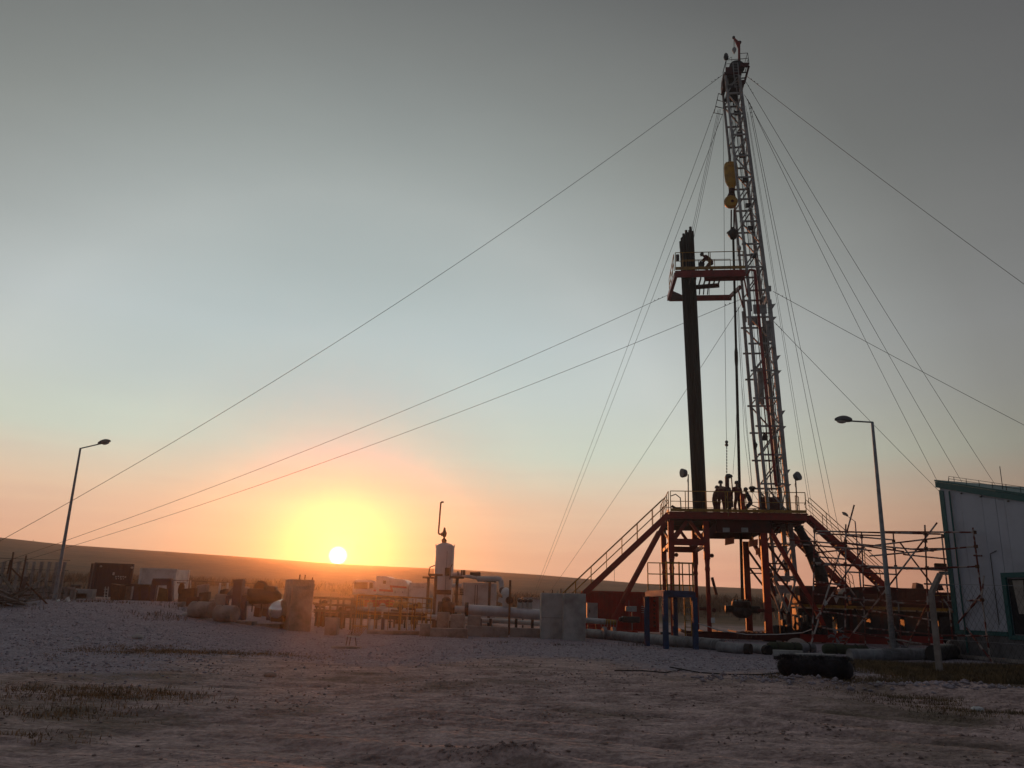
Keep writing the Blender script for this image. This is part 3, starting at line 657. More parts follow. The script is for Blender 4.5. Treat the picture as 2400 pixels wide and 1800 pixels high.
for k in range(7):
    u = -2.2 + .3 * k
    bar('finger', W(u, -.7, ZB - .2), W(u, .75, ZB - .2), .07, .12, DRED, bd)
bar('finger_beam', W(-2.5, .8, ZB - .25), W(-.3, .55, ZB - .2), .14, .26, DRED, bd)
for k in range(5): bar('finger_latch', W(-1.9 + .27 * k, 2.35, ZB - .1), W(-1.85 + .27 * k, 2.35, ZB + .35), .07, .07, DGR, bd)
bar('hanger_rod', W(-1.95, 1.5, ZB - .2), W(-1.95, 1.5, ZB + 1.1), .03, .03, DGR, bd); bar('hanger_rod', W(-.7, 2.5, ZB - .1), W(-.7, 1.5, ZB + .9), .03, .03, DGR, bd)
bpx = [1583.5, 1601, 1662, 1665.5, 1743]
railing(bd, [W(rp(x, 625, -1.6)[0], -1.6, ZB) for x in bpx], h=1.15, toe=False, r=.026)
bpi = [1601, 1610, 1639, 1677, 1714]
railing(bd, [W(rp(x, 640, -.8)[0] - .03, -.8, ZB) for x in bpi], h=1.0, toe=False, r=.02)
railing(bd, [W(-3.3, v, ZB) for v in (-1.45, -.3, 1.0, 2.4)], h=1.1, toe=False, r=.024)
MB().box(W(-3.05, -1.3, ZB + .95), (.2, .2, .4), (_ua, _va, V(0, 0, 1))).build('floodlight', DGR, bd, bevel=.03)
for s_ in (-1, 1): bar('stay', W(.95, s_ * 1.1, ZB - .3), ML(ZB - 1.6, s_), .08, .1, RED, bd, up=_va)

# ---------------- racked drill pipe
tops = [(1598, 558), (1602, 548), (1608, 540), (1613, 545), (1618, 532), (1623, 542), (1595, 566), (1604, 552), (1612, 560), (1621, 548), (1600, 556), (1616, 540)]
for i, (x, y) in enumerate(tops):
    v = -.05 + .22 * (i % 3) + (.1 if i > 5 else 0)
    f = (x - 1595) / 28.0
    a = RP(x, y, v); b_ = RP(1627.5 + f * 27.5, 1200, v); b_ = V(b_[0], b_[1], RIG[2] + DK)
    tag(MB().tube([b_, a * .55 + b_ * .45 + V(0, 0, 0), a - unit(a - b_) * .5, a - unit(a - b_) * .42, a], [.074, .074, .074, .085, .085], 10).build('drill_pipe_stand', BLK, smooth=True),
        'black drill pipe in the tall bundle racked on the left of the rig floor', 'drill pipe', 'drill pipes racked upright on the rig floor')

# ---------------- ropes and gear hanging over the floor
def rope(name, label, pts, r=.014, sag=0, group=None, cat='wire rope', n=14, m=None):
    a, b_ = pts[0], pts[-1]
    if len(pts) == 2 and sag: pts = [a + (b_ - a) * t - V(0, 0, sag * 4 * t * (1 - t)) for t in np.linspace(0, 1, n)]
    return tag(MB().tube(pts, r, 5).build(name, m or WIRE, smooth=True), label, cat, group)
hl = thing('hoist_line', 'thin line with hook and chain hanging left of the drill pipe over the floor', 'hoist line', RP(1704, 1112, -.5))
pipe('line', [RP(1694, 200, -.6), RP(1697, 500, -.5), RP(1699, 760, -.5), RP(1702, 1000, -.5), RP(1703, 1036, -.5)], .013, WIRE, hl, 5)
MB().ball(RP(1703, 1036, -.5), .1).build('weight_ball', DGR, hl, smooth=True)
MB().lathe([(.06, -.02), (.1, -.02), (.1, .02), (.06, .02)], RP(1703, 1043, -.5), _va, 12).build('ring', DGR, hl)
for k in range(9): MB().ball(RP(1703.3, 1050 + 7 * k, -.5), (.035, .035, .09), 6, 5).build('chain_link', DGR, hl)
tg = thing('power_tong', 'dark tong head hanging on the chain above the crew', 'tong', RP(1706, 1150, -.6))
MB().prism([RP(x, y, -.75) for x, y in ((1700, 1118), (1702, 1111), (1709, 1110), (1716, 1113), (1718, 1117), (1712, 1120), (1708, 1118), (1703, 1123))], _va * .3).build('tong_arm', DGR, tg, bevel=.01)
pipe('stem', [RP(1704, 1120, -.6), RP(1704.5, 1150, -.6)], .12, DRED, tg, 10)
MB().lathe([(.15, .0), (.2, -.05), (.24, -.4), (.3, -.9), (.3, -1.15), (.1, -1.2)], RP(1704.5, 1142, -.6), n=14).build('body', DRED, tg, smooth=True)
pipe('handle', [RP(1714, 1116, -.6), RP(1716, 1140, -.6), RP(1717, 1170, -.6)], .035, DGR, tg, 6)
rope('tong_line', 'thin slack line hanging between tong head and drill pipe', [RP(1727, 930, -.3), RP(1725, 1000, -.4), RP(1723, 1040, -.4), RP(1719, 1090, -.5), RP(1718, 1112, -.6)], .01)
hk2 = thing('catline_hook', 'dark hook block on twin lines beside the kneeling worker', 'hook block', RP(1763, 1160, -1))
for a, b_ in ((1727, 1762), (1731, 1763)): pipe('line', [RP(a, 720, -.6), RP(a + 11, 900, -.8), RP(b_ - 5, 1080, -1), RP(b_, 1142, -1)], .011, WIRE, hk2, 5)
MB().lathe([(.03, -.12), (.12, -.1), (.2, -.04), (.2, .04), (.12, .1), (.03, .12)], RP(1763, 1144, -1), n=12).build('block', DGR, hk2, smooth=True)
MB().lathe([(.09, -.02), (.13, -.02), (.13, .02), (.09, .02)], RP(1763, 1149.5, -1), _va, 14).build('ring', DGR, hk2)
pipe('sling', [RP(1763, 1152, -1), RP(1763, 1180, -1)], .012, WIRE, hk2, 5); pipe('sling', [RP(1763, 1152, -1), RP(1776, 1172, -.6)], .012, WIRE, hk2, 5)
cab = thing('winch_cabinet', 'red cabinet with small top rail behind the mast foot on the rig floor', 'cabinet', W(2.0, 1.2, DK))
a_, b_ = rp(1784, 1190, .9), rp(1828, 1190, .9)
MB().box(W((a_[0] + b_[0]) / 2, 1.3, DK + .72), (b_[0] - a_[0], .9, 1.44), (_ua, _va, V(0, 0, 1))).build('housing', DRED, cab, bevel=.03)
MB().box(W((a_[0] + b_[0]) / 2, .84, DK + .5), (.8, .02, .18), (_ua, _va, V(0, 0, 1))).build('label_plate', GRY, cab)
for k in range(5): pipe('guard_post', [W(a_[0] + .1 + k * (b_[0] - a_[0] - .2) / 4, .95, DK + 1.44), W(a_[0] + .1 + k * (b_[0] - a_[0] - .2) / 4, .95, DK + 1.64)], .02, DGR, cab, 5)
pipe('guard_rail', [W(a_[0] + .08, .95, DK + 1.64), W(b_[0] - .08, .95, DK + 1.64)], .022, DGR, cab, 5)
rt = thing('rotary_gear', 'low dark machinery on the floor plate around the mast foot', 'machinery', W(1.2, -1, DK))
for k in range(7):
    u = .6 + .3 * k; MB().box(W(u, -1.6 + .4 * (k % 3), DK + .1 + .08 * (k % 2)), (.26, .3, .2 + .16 * (k % 2)), (_ua, _va, V(0, 0, 1))).build('valve_body', DGR, rt, bevel=.03)
    pipe('hose', [W(u, -1.9, DK + .25), W(u + .12, -2.1, DK + .4 + .1 * (k % 2)), W(u + .3, -2.2, DK + .05)], .03, RUB, rt, 6)
bar('lever', RP(1758, 1182, -1.5), RP(1782, 1192, -1.2), .05, .08, DGR, rt, up=_va)
coil = thing('hose_coil', 'black hose heap lying at the left corner of the rig floor', 'hose', W(-3.5, -3.1, DK))
pipe('hose', [W(-3.95, -3.2, DK + .34), W(-3.75, -3.2, DK + .22), W(-3.5, -3.2, DK + .17), W(-3.1, -3.2, DK + .08), W(-2.7, -3.2, DK + .06)], .07, RUB, coil, 8)
pipe('hose', [W(-3.95, -3.1, DK + .9), W(-3.7, -3.1, DK + 1.0), W(-3.45, -3.1, DK + .8), W(-3.42, -3.1, DK + .1)], .03, RUB, coil, 8)
dp = thing('red_post', 'stout red post standing at the near edge of the floor by the workers', 'post', W(.1, -3.3, DK - .3))
bar('shaft', W(rp(1742, 1190, -3.3)[0], -3.3, DK - .3), W(rp(1741, 1190, -3.3)[0], -3.3, DK + 1.05), .22, .2, RED, dp, up=_va)

def floodlight(label, top, base, hd):
    t = thing('floodlight', label, 'floodlight', base, 'floodlights on the rig floor')
    pipe('post', [base, base * .15 + top * .85, top], .035, DGR, t, 6)
    c_ = top + hd * .22
    MB().lathe([(.06, -.18), (.2, -.1), (.26, .12), (.25, .16), (.02, .16)], c_, unit(hd + V(0, -.3, -.35)), 12).build('lamp_head', LEDG, t, smooth=True)
    pipe('cable', [top - V(0, 0, .1), top - V(.06, 0, .35), top - V(0, 0, .6)], .012, RUB, t, 5)
a = RP(1613, 1112, -3.4); b_ = V(*W(rp(1613, 1188, -3.4)[0], -3.4, DK)); floodlight('floodlight on a thin post at the left end of the rig floor', V(a[0], a[1], a[2]), b_, V(-1, 0, .3))
a = RP(1864.5, 1122, -3.3); b_ = W(rp(1869, 1196, -3.3)[0], -3.3, DK); floodlight('floodlight on a thin post at the right end of the rig floor', a, b_, V(.3, -.1, .5))

# ---------------- carrier truck
CU = lambda x, v, z: W(x, v, z)
ct = thing('rig_carrier', 'dark red mast carrier truck standing behind the scaffold poles', 'truck', W(8, 0, 0))
AX = (_ua, _va, V(0, 0, 1))
MB().box(W(9.2, 0, 1.55), (12.4, 1.5, .36), AX).build('chassis', DGR, ct, bevel=.02)
bar('deck_edge', W(3.0, -1.45, 1.86), W(15.4, -1.45, 1.86), .06, .16, YEL, ct)
MB().box(W(9.2, 0, 1.86), (12.4, 2.8, .1), AX).build('deck', DRED, ct)
MB().box(W(4.1, 0, 2.45), (2.0, 2.1, 1.0), AX).build('drawworks_cover', DRED, ct, bevel=.08)
MB().prism([W(x, -1.1, z) for x, z in ((5.35, 1.95), (5.35, 2.55), (5.6, 2.86), (6.2, 2.95), (7.2, 2.98), (7.2, 1.95))], _va * 2.2).build('engine_hood', DRED, ct, bevel=.03)
MB().prism([W(x, -1.14, z) for x, z in ((5.55, 2.1), (5.55, 2.5), (5.75, 2.72), (6.2, 2.78), (6.2, 2.1))], _va * .03).build('grille_opening', DGR, ct)
MB().box(W(8.6, 0, 2.45), (2.6, 2.2, 1.0), AX).build('housing', DRED, ct, bevel=.03)
MB().box(W(11.6, 0, 2.35), (3.0, 2.3, .86), AX).build('housing', DRED, ct, bevel=.03)
for k in range(4): MB().box(W(7.75 + .55 * k, -1.13, 2.4), (.44, .04, .7), AX).build('door_panel', DRED, ct)
for k in range(5): MB().box(W(10.35 + .58 * k, -1.18, 2.3), (.48, .04, .6), AX).build('door_panel', DRED, ct)
for k in range(5):
    u = 6.4 + 1.45 * k if k < 4 else 13.4
    for vv in (-1.2, 1.2):
        wh = MB().lathe([(.28, -.16), (.5, -.17), (.56, -.1), (.56, .1), (.5, .17), (.28, .16)], W(u, vv, .57), _va, 20).build('wheel', RUB, ct, smooth=True)
        MB().lathe([(.02, -.1), (.27, -.12), (.27, .12), (.02, .1)], W(u, vv, .57), _va, 16).build('rim', DGR, wh)
MB().box(W(5.0, -1.0, .35), (5.2, .9, .3), AX).build('skid', RED, ct); MB().box(W(9.0, -1.6, .3), (2.2, .3, .34), AX).build('skid', RED, ct)
for u in (5.6, 7.2, 9.9, 12.9): bar('stabiliser', W(u, -1.35, 1.75), W(u, -1.35, .1), .16, .16, DRED, ct)
for k in range(4): pipe('deck_rail', [W(9.9 + .5 * k, -1.4, 1.94), W(9.9 + .5 * k, -1.4, 2.6)], .02, YEL, ct, 6)
pipe('deck_rail', [W(9.9, -1.4, 2.6), W(11.4, -1.4, 2.6)], .02, YEL, ct, 6)
for vv in (-1.75, -1.45): bar('side_stair', W(11.4, vv, 1.86), W(12.9, vv, .3), .05, .12, YEL, ct, up=_va)
MB().lathe([(.3, -.06), (.3, 0), (.42, .02), (.42, .1), (.15, .14)], W(4.4, -.4, 3.0), n=14).build('exhaust_cap', RED, ct)
for u in (9.4, 10.4): MB().prism([W(u, -.5, 2.9), W(u + .5, -.5, 2.9), W(u + .42, -.5, 3.2), W(u + .1, -.5, 3.28)], _va * .6).build('vent_cover', DRED, ct)
for i, (px, py) in enumerate(((1961, 1388), (1990, 1400), (1992, 1412), (1984, 1418))):
    p = RP(px, py, -1.2); MB().box(p, (.12, .1, .2), AX).build('painted_glint', ORG, ct)  # small boxes coloured as sun glints on the carrier
# low red skid base in front of the substructure
sk = thing('skid_base', 'long low red skid beam lying along the foot of the rig', 'skid', W(1, -3.9, 0))
MB().ibeam(W(-3.4, -4.0, .26), W(4.6, -4.0, .26), .2, .34).build('beam', DRED, sk)
MB().ibeam(W(2.2, -4.5, .28), W(6.4, -4.5, .28), .2, .36).build('beam', RED, sk)
for k in range(8): bar('cross_bar', W(-3.2 + 1.0 * k, -3.8, .3), W(-3.2 + 1.0 * k, 3.4, .3), .12, .16, DRED, sk)
for k in range(6): MB().box(W(3.9 + 1.75 * k, -.9, .95), (1.5, .9, 1.1), AX).build('tank_box', DGR, ct, bevel=.05)
for k in range(5): pipe('hanging_hose', [W(4.2 + 1.6 * k, -1.5, 1.8), W(4.6 + 1.6 * k, -1.55, 1.1), W(5.3 + 1.6 * k, -1.5, 1.7)], .05, RUB, ct, 6)

# ================================================================== GUY WIRES
def guy(label, p0, edge, Yend, sag, r=.015, pyend=None, z_end=None, clamps=True, group='guy wires of the mast'):
    """p0: world start. edge: pixel the wire runs through; it is carried on along the same image line down to the ground anchor."""
    q0 = p0 - CAM; w_ = q0 @ Fv; sx_, sy_ = 1200 + FPX * (q0 @ Rv) / w_, 900 - FPX * (q0 @ Uv) / w_
    if pyend is None: ex, ey = edge
    else: ex = sx_ + (edge[0] - sx_) * (pyend - sy_) / (edge[1] - sy_); ey = pyend
    e = at(ex, ey, Yend)
    e = V(e[0], e[1], gz(e[0], e[1])) if z_end is None else e
    t = thing('guy_wire', label, 'guy wire', e, group)
    n_ = 28; Ln = np.linalg.norm(e - p0)
    pts = [p0 + (e - p0) * f - V(0, 0, sag * 4 * f * (1 - f)) for f in np.linspace(0, 1, n_)]
    MB().tube(pts, r, 5).build('rope', WIRE, t, smooth=True)
    if clamps:
        d = unit(e - p0)
        for k in range(3): MB().box(p0 + d * (.4 + .28 * k), (.05, .05, .05)).build('rope_clamp', DGR, t)
    MB().lathe([(.09, -.05), (.09, .22), (.03, .3)], e, n=8).build('anchor', RUST, t)
crL = cw(500, 1060, -.2); crR = cw(1015, 1090, -.2); crR2 = cw(985, 1195, 0)
guy('longest guy wire, from the left of the crown down past the left street lamp', crL, (0, 1255), 47, 1.6, pyend=1405)
guy('guy wire from the left corner of the racking board running to the far left', RP(1566, 691, 2.6), (0, 1312), 62, 1.0, pyend=1395)
guy('guy wire from the mast below the racking board running to the far left', RP(1735, 702, .5), (0, 1325), 68, 1.2, pyend=1400)
b0 = W(bk[2][0], -.3, bk[2][2])
guy('leftmost steep guy wire from the small crown basket to the far bank', b0, (1254, 1349), 112, .5, pyend=1392)
guy('second steep guy wire, just right of the leftmost one from the basket', W(bk[3][0], .2, bk[3][2]), (1259, 1349), 112, .5, pyend=1392)
guy('guy wire from the middle of the mast to the far bank behind the racked pipes', RP(1737, 714, .9), (1281, 1351), 108, .5, pyend=1388)
guy('topmost guy wire on the right, leaving the crown towards the picture edge', crR, (2400, 620), 40, .9, pyend=1500)
guy('guy wire from the crown to behind the roof of the workshop, rightmost of three', crR2, (2361, 1149), 70, 1.0, pyend=1478)
guy('guy wire from the crown to behind the roof of the workshop, middle of three', RP(1745, 222, .2), (2272, 1136), 74, .8, pyend=1478)
guy('guy wire from the crown to behind the left corner of the workshop roof', RP(1752, 232, -.4), (2212, 1132), 76, .9, pyend=1476)
guy('guy wire from halfway up the mast out to the right picture edge', RP(1812, 683, 0), (2400, 965), 60, .6, pyend=1485)
guy('guy wire from the mast collar down to the left corner of the workshop', RP(1812, 752, 0), (2196, 1131), 80, .3, pyend=1475)
guy('left one of two close wires from the crown down behind the right stairs', RP(1754, 240, 0), (1949, 1213), 64, .4, pyend=1452)
guy('right one of two close wires from the crown down behind the right stairs', RP(1757, 240, 0), (1976, 1268), 66, .4, pyend=1452)
guy('left one of two thin lines dropping from the mast behind the right floodlight', RP(1748, 248, .3), (1899, 1178), 58, .1, r=.011, pyend=1445, clamps=False)
guy('right one of two thin lines dropping from the mast behind the right floodlight', RP(1752, 262, .3), (1912, 1225), 60, .1, r=.011, pyend=1448, clamps=False)
for i, (x, y) in enumerate(((1600, 640), (1604, 640), (1609, 640))):
    tag(MB().tube([RP(1683 + 3 * i, 256, .2 * i), RP(x, y, .8 + .3 * i)], .012, 5).build('support_rope', WIRE, smooth=True), ('left', 'middle', 'right')[i] + ' one of three thin ropes from the crown basket to the racking board', 'wire rope', 'ropes holding up the racking board')
tag(MB().tube([RP(1758, 520, .4), RP(1788, 660, .4), RP(1812, 860, .4), RP(1834, 1100, .4), RP(1850, 1190, .3)], .011, 5).build('mast_line', WIRE, smooth=True), 'slack line hanging close along the right side of the mast', 'wire rope')
tag(MB().tube([RP(1726, 540, -.8), RP(1729, 700, -.8), RP(1736, 860, -.8), RP(1744, 1020, -.8), RP(1757, 1125, -.8), RP(1760, 1150, -.8)], .010, 5).build('mast_line', WIRE, smooth=True), 'thin line between drill pipe and mast, ending near the hook block', 'wire rope')

# ================================================================== STREET LAMPS
def lamp(label, top, base, head, r0=.085, r1=.05, group='street lamps on the site'):
    t = thing('street_lamp', label, 'street lamp', base, group)
    MB().tube([base, base * .55 + top * .45, top], [r0, (r0 + r1) / 2, r1], 10).build('pole', GALV, t, smooth=True)
    d = unit(head - top)
    pipe('arm', [top - d * .03, head], .032, GALV, t, 8)
    s_, n_ = frame(d); up = n_ if n_[2] > 0 else -n_
    mb = MB(); L_ = .62; N_ = 9
    vs, fs = [], []
    for i in range(N_):
        f = i / (N_ - 1); wd = .19 * math.sin(pi * min(1, .16 + .84 * f) ** .85) ** .7 + .02; hh = .19 * math.sin(pi * min(1, .14 + .8 * f)) ** .7 + .012
        c_ = head + d * (f * L_ - .06)
        for k in range(10):
            a = 2 * pi * k / 10; vs.append(c_ + s_ * wd * cos(a) + up * (hh * sin(a) if sin(a) > 0 else hh * .2 * sin(a)))
    fs = [(i * 10 + k, i * 10 + (k + 1) % 10, (i + 1) * 10 + (k + 1) % 10, (i + 1) * 10 + k) for i in range(N_ - 1) for k in range(10)]
    mb.add(vs, fs + [tuple(range(10))[::-1], tuple((N_ - 1) * 10 + k for k in range(10))]).build('lamp_head', LEDG, t, smooth=True)
    g_ = MB().ball((0, 0, 0), (1, 1, 1), 12, 8); c_ = head + d * .30 - up * .015
    g_.v = [tuple(c_ + d * p[0] * .2 + s_ * p[1] * .15 + up * p[2] * .10) for p in g_.v]
    g_.build('glass_cover', GLASS, t, smooth=True)
    MB().lathe([(r0 * 1.9, 0), (r0 * 1.9, .03), (r0 * 1.1, .05), (r0 * 1.1, .3)], V(base[0], base[1], base[2]), n=12).build('base_flange', GALV, t)
p = at(188.5, 1051, 41); b_ = V(p[0], p[1], gz(p[0], p[1])); h_ = at(234, 1040.5, 41.6)
lamp('slim grey street lamp on the far left, arm reaching right towards the sun', p, b_, h_, .10, .05)
b_ = onG(2096, 1546); p = at(2040, 989.5, b_[1]); h_ = at(1987, 986.5, b_[1] + .1)
lamp('tall grey street lamp in front of the scaffold, arm reaching left', V(b_[0], b_[1], p[2]), b_, V(h_[0] + b_[0] - p[0], h_[1], h_[2]), .11, .055)
p = at(2004, 1222, 78); b_ = V(p[0], p[1], gz(p[0], p[1])); h_ = at(1985, 1209, 78)
lamp('small distant street lamp seen between the right stairs and the scaffold', p, b_, h_, .11, .06)

# ================================================================== WORKSHOP BUILDING (right edge)
A0 = V(17.87, 33.0, 0); A1 = V(17.87 + 9 * sin(radians(16)), 33.0 - 9 * cos(radians(16)), 0); wd_ = unit(A1 - A0); wn = V(-wd_[1], wd_[0], 0); wn = wn if wn[0] < 0 else -wn   # outward normal to the left
BL = thing('workshop_building', 'grey panelled workshop with teal trim cut by the right edge of the picture', 'building', A0)
def wp(s_, z, o=0): return A0 + wd_ * s_ + V(0, 0, z) + wn * o
Lb = 9.0; zr0, slope = 6.9, .257
def roofz(s_): return zr0 - slope * s_
MB().prism([wp(0, -.3, -.03), wp(Lb, -.3, -.03), wp(Lb, 1.0, -.03), wp(0, 1.0, -.03)], -wn * 11).build('plinth', PLIN, BL)
MB().prism([wp(0, 1.002, -.06), wp(Lb, 1.002, -.06), wp(Lb, roofz(Lb) - .15, -.06), wp(0, roofz(0) - .15, -.06)], -wn * 11).build('wall', WALL, BL)
np_ = 9
winS0, winS1, winZ0, winZ1 = 2.62, 4.9, .96, 3.0
for i in range(np_):
    s0, s1 = i * 1.0 + .005, (i + 1) * 1.0 - .005
    def pan(a, b_, z0, z1a, z1b):
        MB().prism([wp(a, z0, -.056), wp(b_, z0, -.056), wp(b_, z1b, -.056), wp(a, z1a, -.056)], wn * .045).build('wall_panel', WALL, BL)
    if s1 < winS0 + .05 or s0 > winS1: pan(s0, s1, 1.06, roofz(s0) - .22, roofz(s1) - .22)
    elif s0 < winS0:
        pan(s0, winS0 - .01, 1.06, roofz(s0) - .3, roofz(winS0) - .3); pan(winS0 + .01, s1, winZ1 + .02, roofz(winS0) - .3, roofz(s1) - .3)
    elif s1 > winS1: pan(s0, winS1, winZ1 + .02, roofz(s0) - .3, roofz(winS1) - .3); pan(winS1 + .02, s1, 1.06, roofz(winS1) - .3, roofz(s1) - .3)
    else: pan(s0, s1, winZ1 + .02, roofz(s0) - .22, roofz(s1) - .22)
MB().prism([wp(-.14, roofz(-.14) - .22, .06), wp(Lb, roofz(Lb) - .22, .06), wp(Lb, roofz(Lb) + .02, .06), wp(-.14, roofz(-.14) + .02, .06)], -wn * .12).build('fascia', TEAL, BL)
MB().prism([wp(-.15, roofz(-.15) + .03, .08), wp(Lb, roofz(Lb) + .03, .08), wp(Lb, roofz(Lb) + .1, .08), wp(-.15, roofz(-.15) + .1, .08)], -wn * 11.2).build('roof', TEAL, BL)
MB().prism([wp(-.03, 1.0, .02), wp(.2, 1.0, .02), wp(.2, roofz(.2) - .31, .02), wp(-.03, roofz(-.03) - .31, .02)], -wn * .06).build('corner_trim', TEAL, BL)
MB().prism([wp(-.03, .9, .02), wp(winS0 - .2, .9, .02), wp(winS0 - .2, 1.05, .02), wp(-.03, 1.05, .02)], -wn * .06).build('base_trim', TEAL, BL)
pipe('downpipe', [wp(.55, roofz(.5) - .3, .07), wp(.55, 2.4, .07), wp(.55, .2, .07)], .035, TEAL, BL, 8)
wf = MB()
for a, b_, z0, z1 in ((winS0 - .16, winS1 + .16, winZ1, winZ1 + .18), (winS0 - .16, winS0 + .02, winZ0, winZ1 - .002), (winS1 - .02, winS1 + .16, winZ0, winZ1 - .002), (winS0 - .16, winS1 + .16, winZ0 - .16, winZ0 - .002)):
    wf.prism([wp(a, z0, .04), wp(b_, z0, .04), wp(b_, z1, .04), wp(a, z1, .04)], -wn * .16)
wf_ = wf.build('window_frame', TEAL, BL)
MB().prism([wp(winS0, winZ0, -.09), wp(winS1, winZ0, -.09), wp(winS1, winZ1, -.09), wp(winS0, winZ1, -.09)], wn * .02).build('window_recess', DGR, BL)
for a, b_ in ((winS0 + .04, winS0 + 1.05), (winS0 + 1.12, winS1 - .04)):
    g_ = MB().prism([wp(a, winZ0 + .04, -.05), wp(b_, winZ0 + .04, -.05), wp(b_, winZ1 - .04, -.05), wp(a, winZ1 - .04, -.05)], -wn * .012).build('window_pane', WGL, BL)
MB().prism([wp(winS0 + .35, winZ0 + .75, -.045), wp(winS0 + .6, winZ0 + .75, -.045), wp(winS0 + .7, winZ1 - .1, -.045), wp(winS0 + .25, winZ1 - .1, -.045)], wn * .01).build('curtain', CURT, BL)
MB().prism([wp(winS0 + .75, winZ0 + .2, -.045), wp(winS0 + .9, winZ0 + .2, -.045), wp(winS0 + .98, winZ1 - .15, -.045), wp(winS0 + .78, winZ1 - .15, -.045)], wn * .01).build('curtain', CURT, BL)
pipe('conduit', [wp(2.1, 1.3, .02), wp(2.1, 3.9, .02), wp(2.4, 4.0, .02)], .014, DGR, BL, 6)
for s_ in (1.1, 2.0, 3.2, 4.4, 5.6):
    MB().box(wp(s_, roofz(s_) - .3, .03), (.05, .05, .05)).build('fixing', DGR, BL)
for h_ in (.22, .12):
    pipe('roof_rail', [wp(.3, roofz(.3) + .1, -.2), wp(.35, roofz(.35) + h_ + .1, -.2), wp(Lb, roofz(Lb) + h_ + .1, -.2)], .012, DGR, BL, 5)
for k in range(14): pipe('roof_rail_post', [wp(.6 + .6 * k, roofz(.6 + .6 * k) + .1, -.2), wp(.6 + .6 * k, roofz(.6 + .6 * k) + .33, -.2)], .012, DGR, BL, 5)
pipe('lightning_rod', [wp(2.75, roofz(2.75) + .1, -.3), wp(2.75, roofz(2.75) + 1.0, -.3)], .014, DGR, BL, 5)
tag(MB().prism([V(17.0, 34, 0.02), V(17.75, 33.6, 0.02), V(19.9, 26, 0.02), V(19.1, 25.8, 0.02)], V(0, 0, .1)).build('pavement', CONC2), kind='structure')

# ================================================================== SCAFFOLD
SF = thing('pipe_scaffold', 'tangle of red and white flaking scaffold tubes between the lamp and the workshop', 'scaffold', onG(2060, 1540))
def sc(x, y, Y): return at(1850 + x / 3.19, 1080 + y / 3.19, Y)
def spole(name, a, b_, r=.033): pipe(name, [a, b_], r, POLE, SF, 8)
ups = [(190, 470, 172, 1440, 34), (422, 475, 415, 1400, 34.5), (540, 540, 575, 1470, 37), (777, 545, 845, 1470, 36.5), (1013, 480, 1050, 1480, 32.5), (1138, 545, 1222, 1350, 35.5),
       (1195, 560, 1280, 1350, 34), (1372, 500, 1500, 1480, 31.2), (1455, 860, 1440, 1000, 31)]
for x0, y0, x1, y1, Y in ups:
    a, b_ = sc(x0, y0, Y), sc(x1, y1, Y)
    if y1 > 1300: b_ = V(b_[0], b_[1], gz(b_[0], b_[1]) + .02)
    spole('upright', a, b_)
hor = [((190, 525, 34), (1130, 548, 32.6)), ((430, 560, 34.5), (780, 592, 36.5)), ((700, 530, 34.5), (1390, 535, 31.2)), ((0, 590, 35.5), (430, 625, 34.6)), ((60, 622, 35), (440, 655, 34.4)),
       ((310, 600, 34), (860, 680, 33)), ((420, 615, 34.5), (1080, 675, 32.6)), ((430, 650, 34.4), (615, 672, 34.2)), ((600, 712, 34), (1395, 640, 31.3)), ((640, 632, 34.6), (1210, 565, 33)),
       ((180, 715, 34.1), (410, 735, 34.6)), ((190, 762, 34), (1210, 822, 33.4)), ((200, 775, 34.1), (1040, 805, 32.7)), ((560, 800, 36.8), (1240, 815, 34)), ((870, 808, 33), (1410, 790, 31.3)), ((1000, 808, 32.8), (1400, 790, 31.3)),
       ((900, 660, 33.2), (1260, 655, 33.3)), ((180, 995, 34), (620, 1045, 35)), ((440, 1040, 34.6), (1200, 1055, 33.4)), ((720, 1050, 33.4), (1050, 1085, 32.4)), ((1200, 1050, 33.8), (1460, 1040, 31)),
       ((170, 1235, 34), (570, 1300, 34.8)), ((420, 1270, 34.6), (1080, 1385, 32.4)), ((570, 1250, 37), (1090, 1300, 34.5)), ((1060, 1305, 32.5), (1490, 1310, 31.1)), ((1380, 708, 31.3), (1440, 710, 31.4))]
hor += [((200, 545, 35.5), (700, 560, 36.5)), ((180, 690, 35), (560, 650, 36)), ((420, 830, 34.6), (800, 850, 36)), ((180, 900, 34), (430, 935, 34.5)), ((560, 930, 36.5), (860, 960, 36.2)), ((190, 1120, 34), (580, 1170, 36)), ((600, 1120, 36.5), (1060, 1190, 32.6)), ((850, 700, 35.5), (1180, 735, 35.3)), ((1010, 920, 32.7), (1200, 930, 34.5))]
for a, b_ in hor: spole('ledger', sc(*a), sc(*b_))
dia = [((485, 330, 34.4), (415, 590, 34.5)), ((380, 680, 34.2), (140, 1440, 33.2)), ((1105, 462, 32.4), (330, 1480, 34.2)), ((830, 615, 33), (1240, 1150, 33)), ((1220, 1110, 33.6), (1560, 1560, 30.3)), ((1528, 875, 31.2), (1260, 1215, 32.4)), ((1400, 1050, 31.4), (1280, 1190, 32.8)), ((1060, 1400, 32.3), (1030, 1510, 32)), ((200, 620, 34.2), (560, 1100, 36.5)), ((560, 640, 36.6), (200, 1180, 34.3)), ((850, 1460, 35), (1060, 1010, 33)), ((640, 900, 36), (860, 1400, 36))]
for a, b_ in dia: spole('diagonal', sc(*a), sc(*b_))
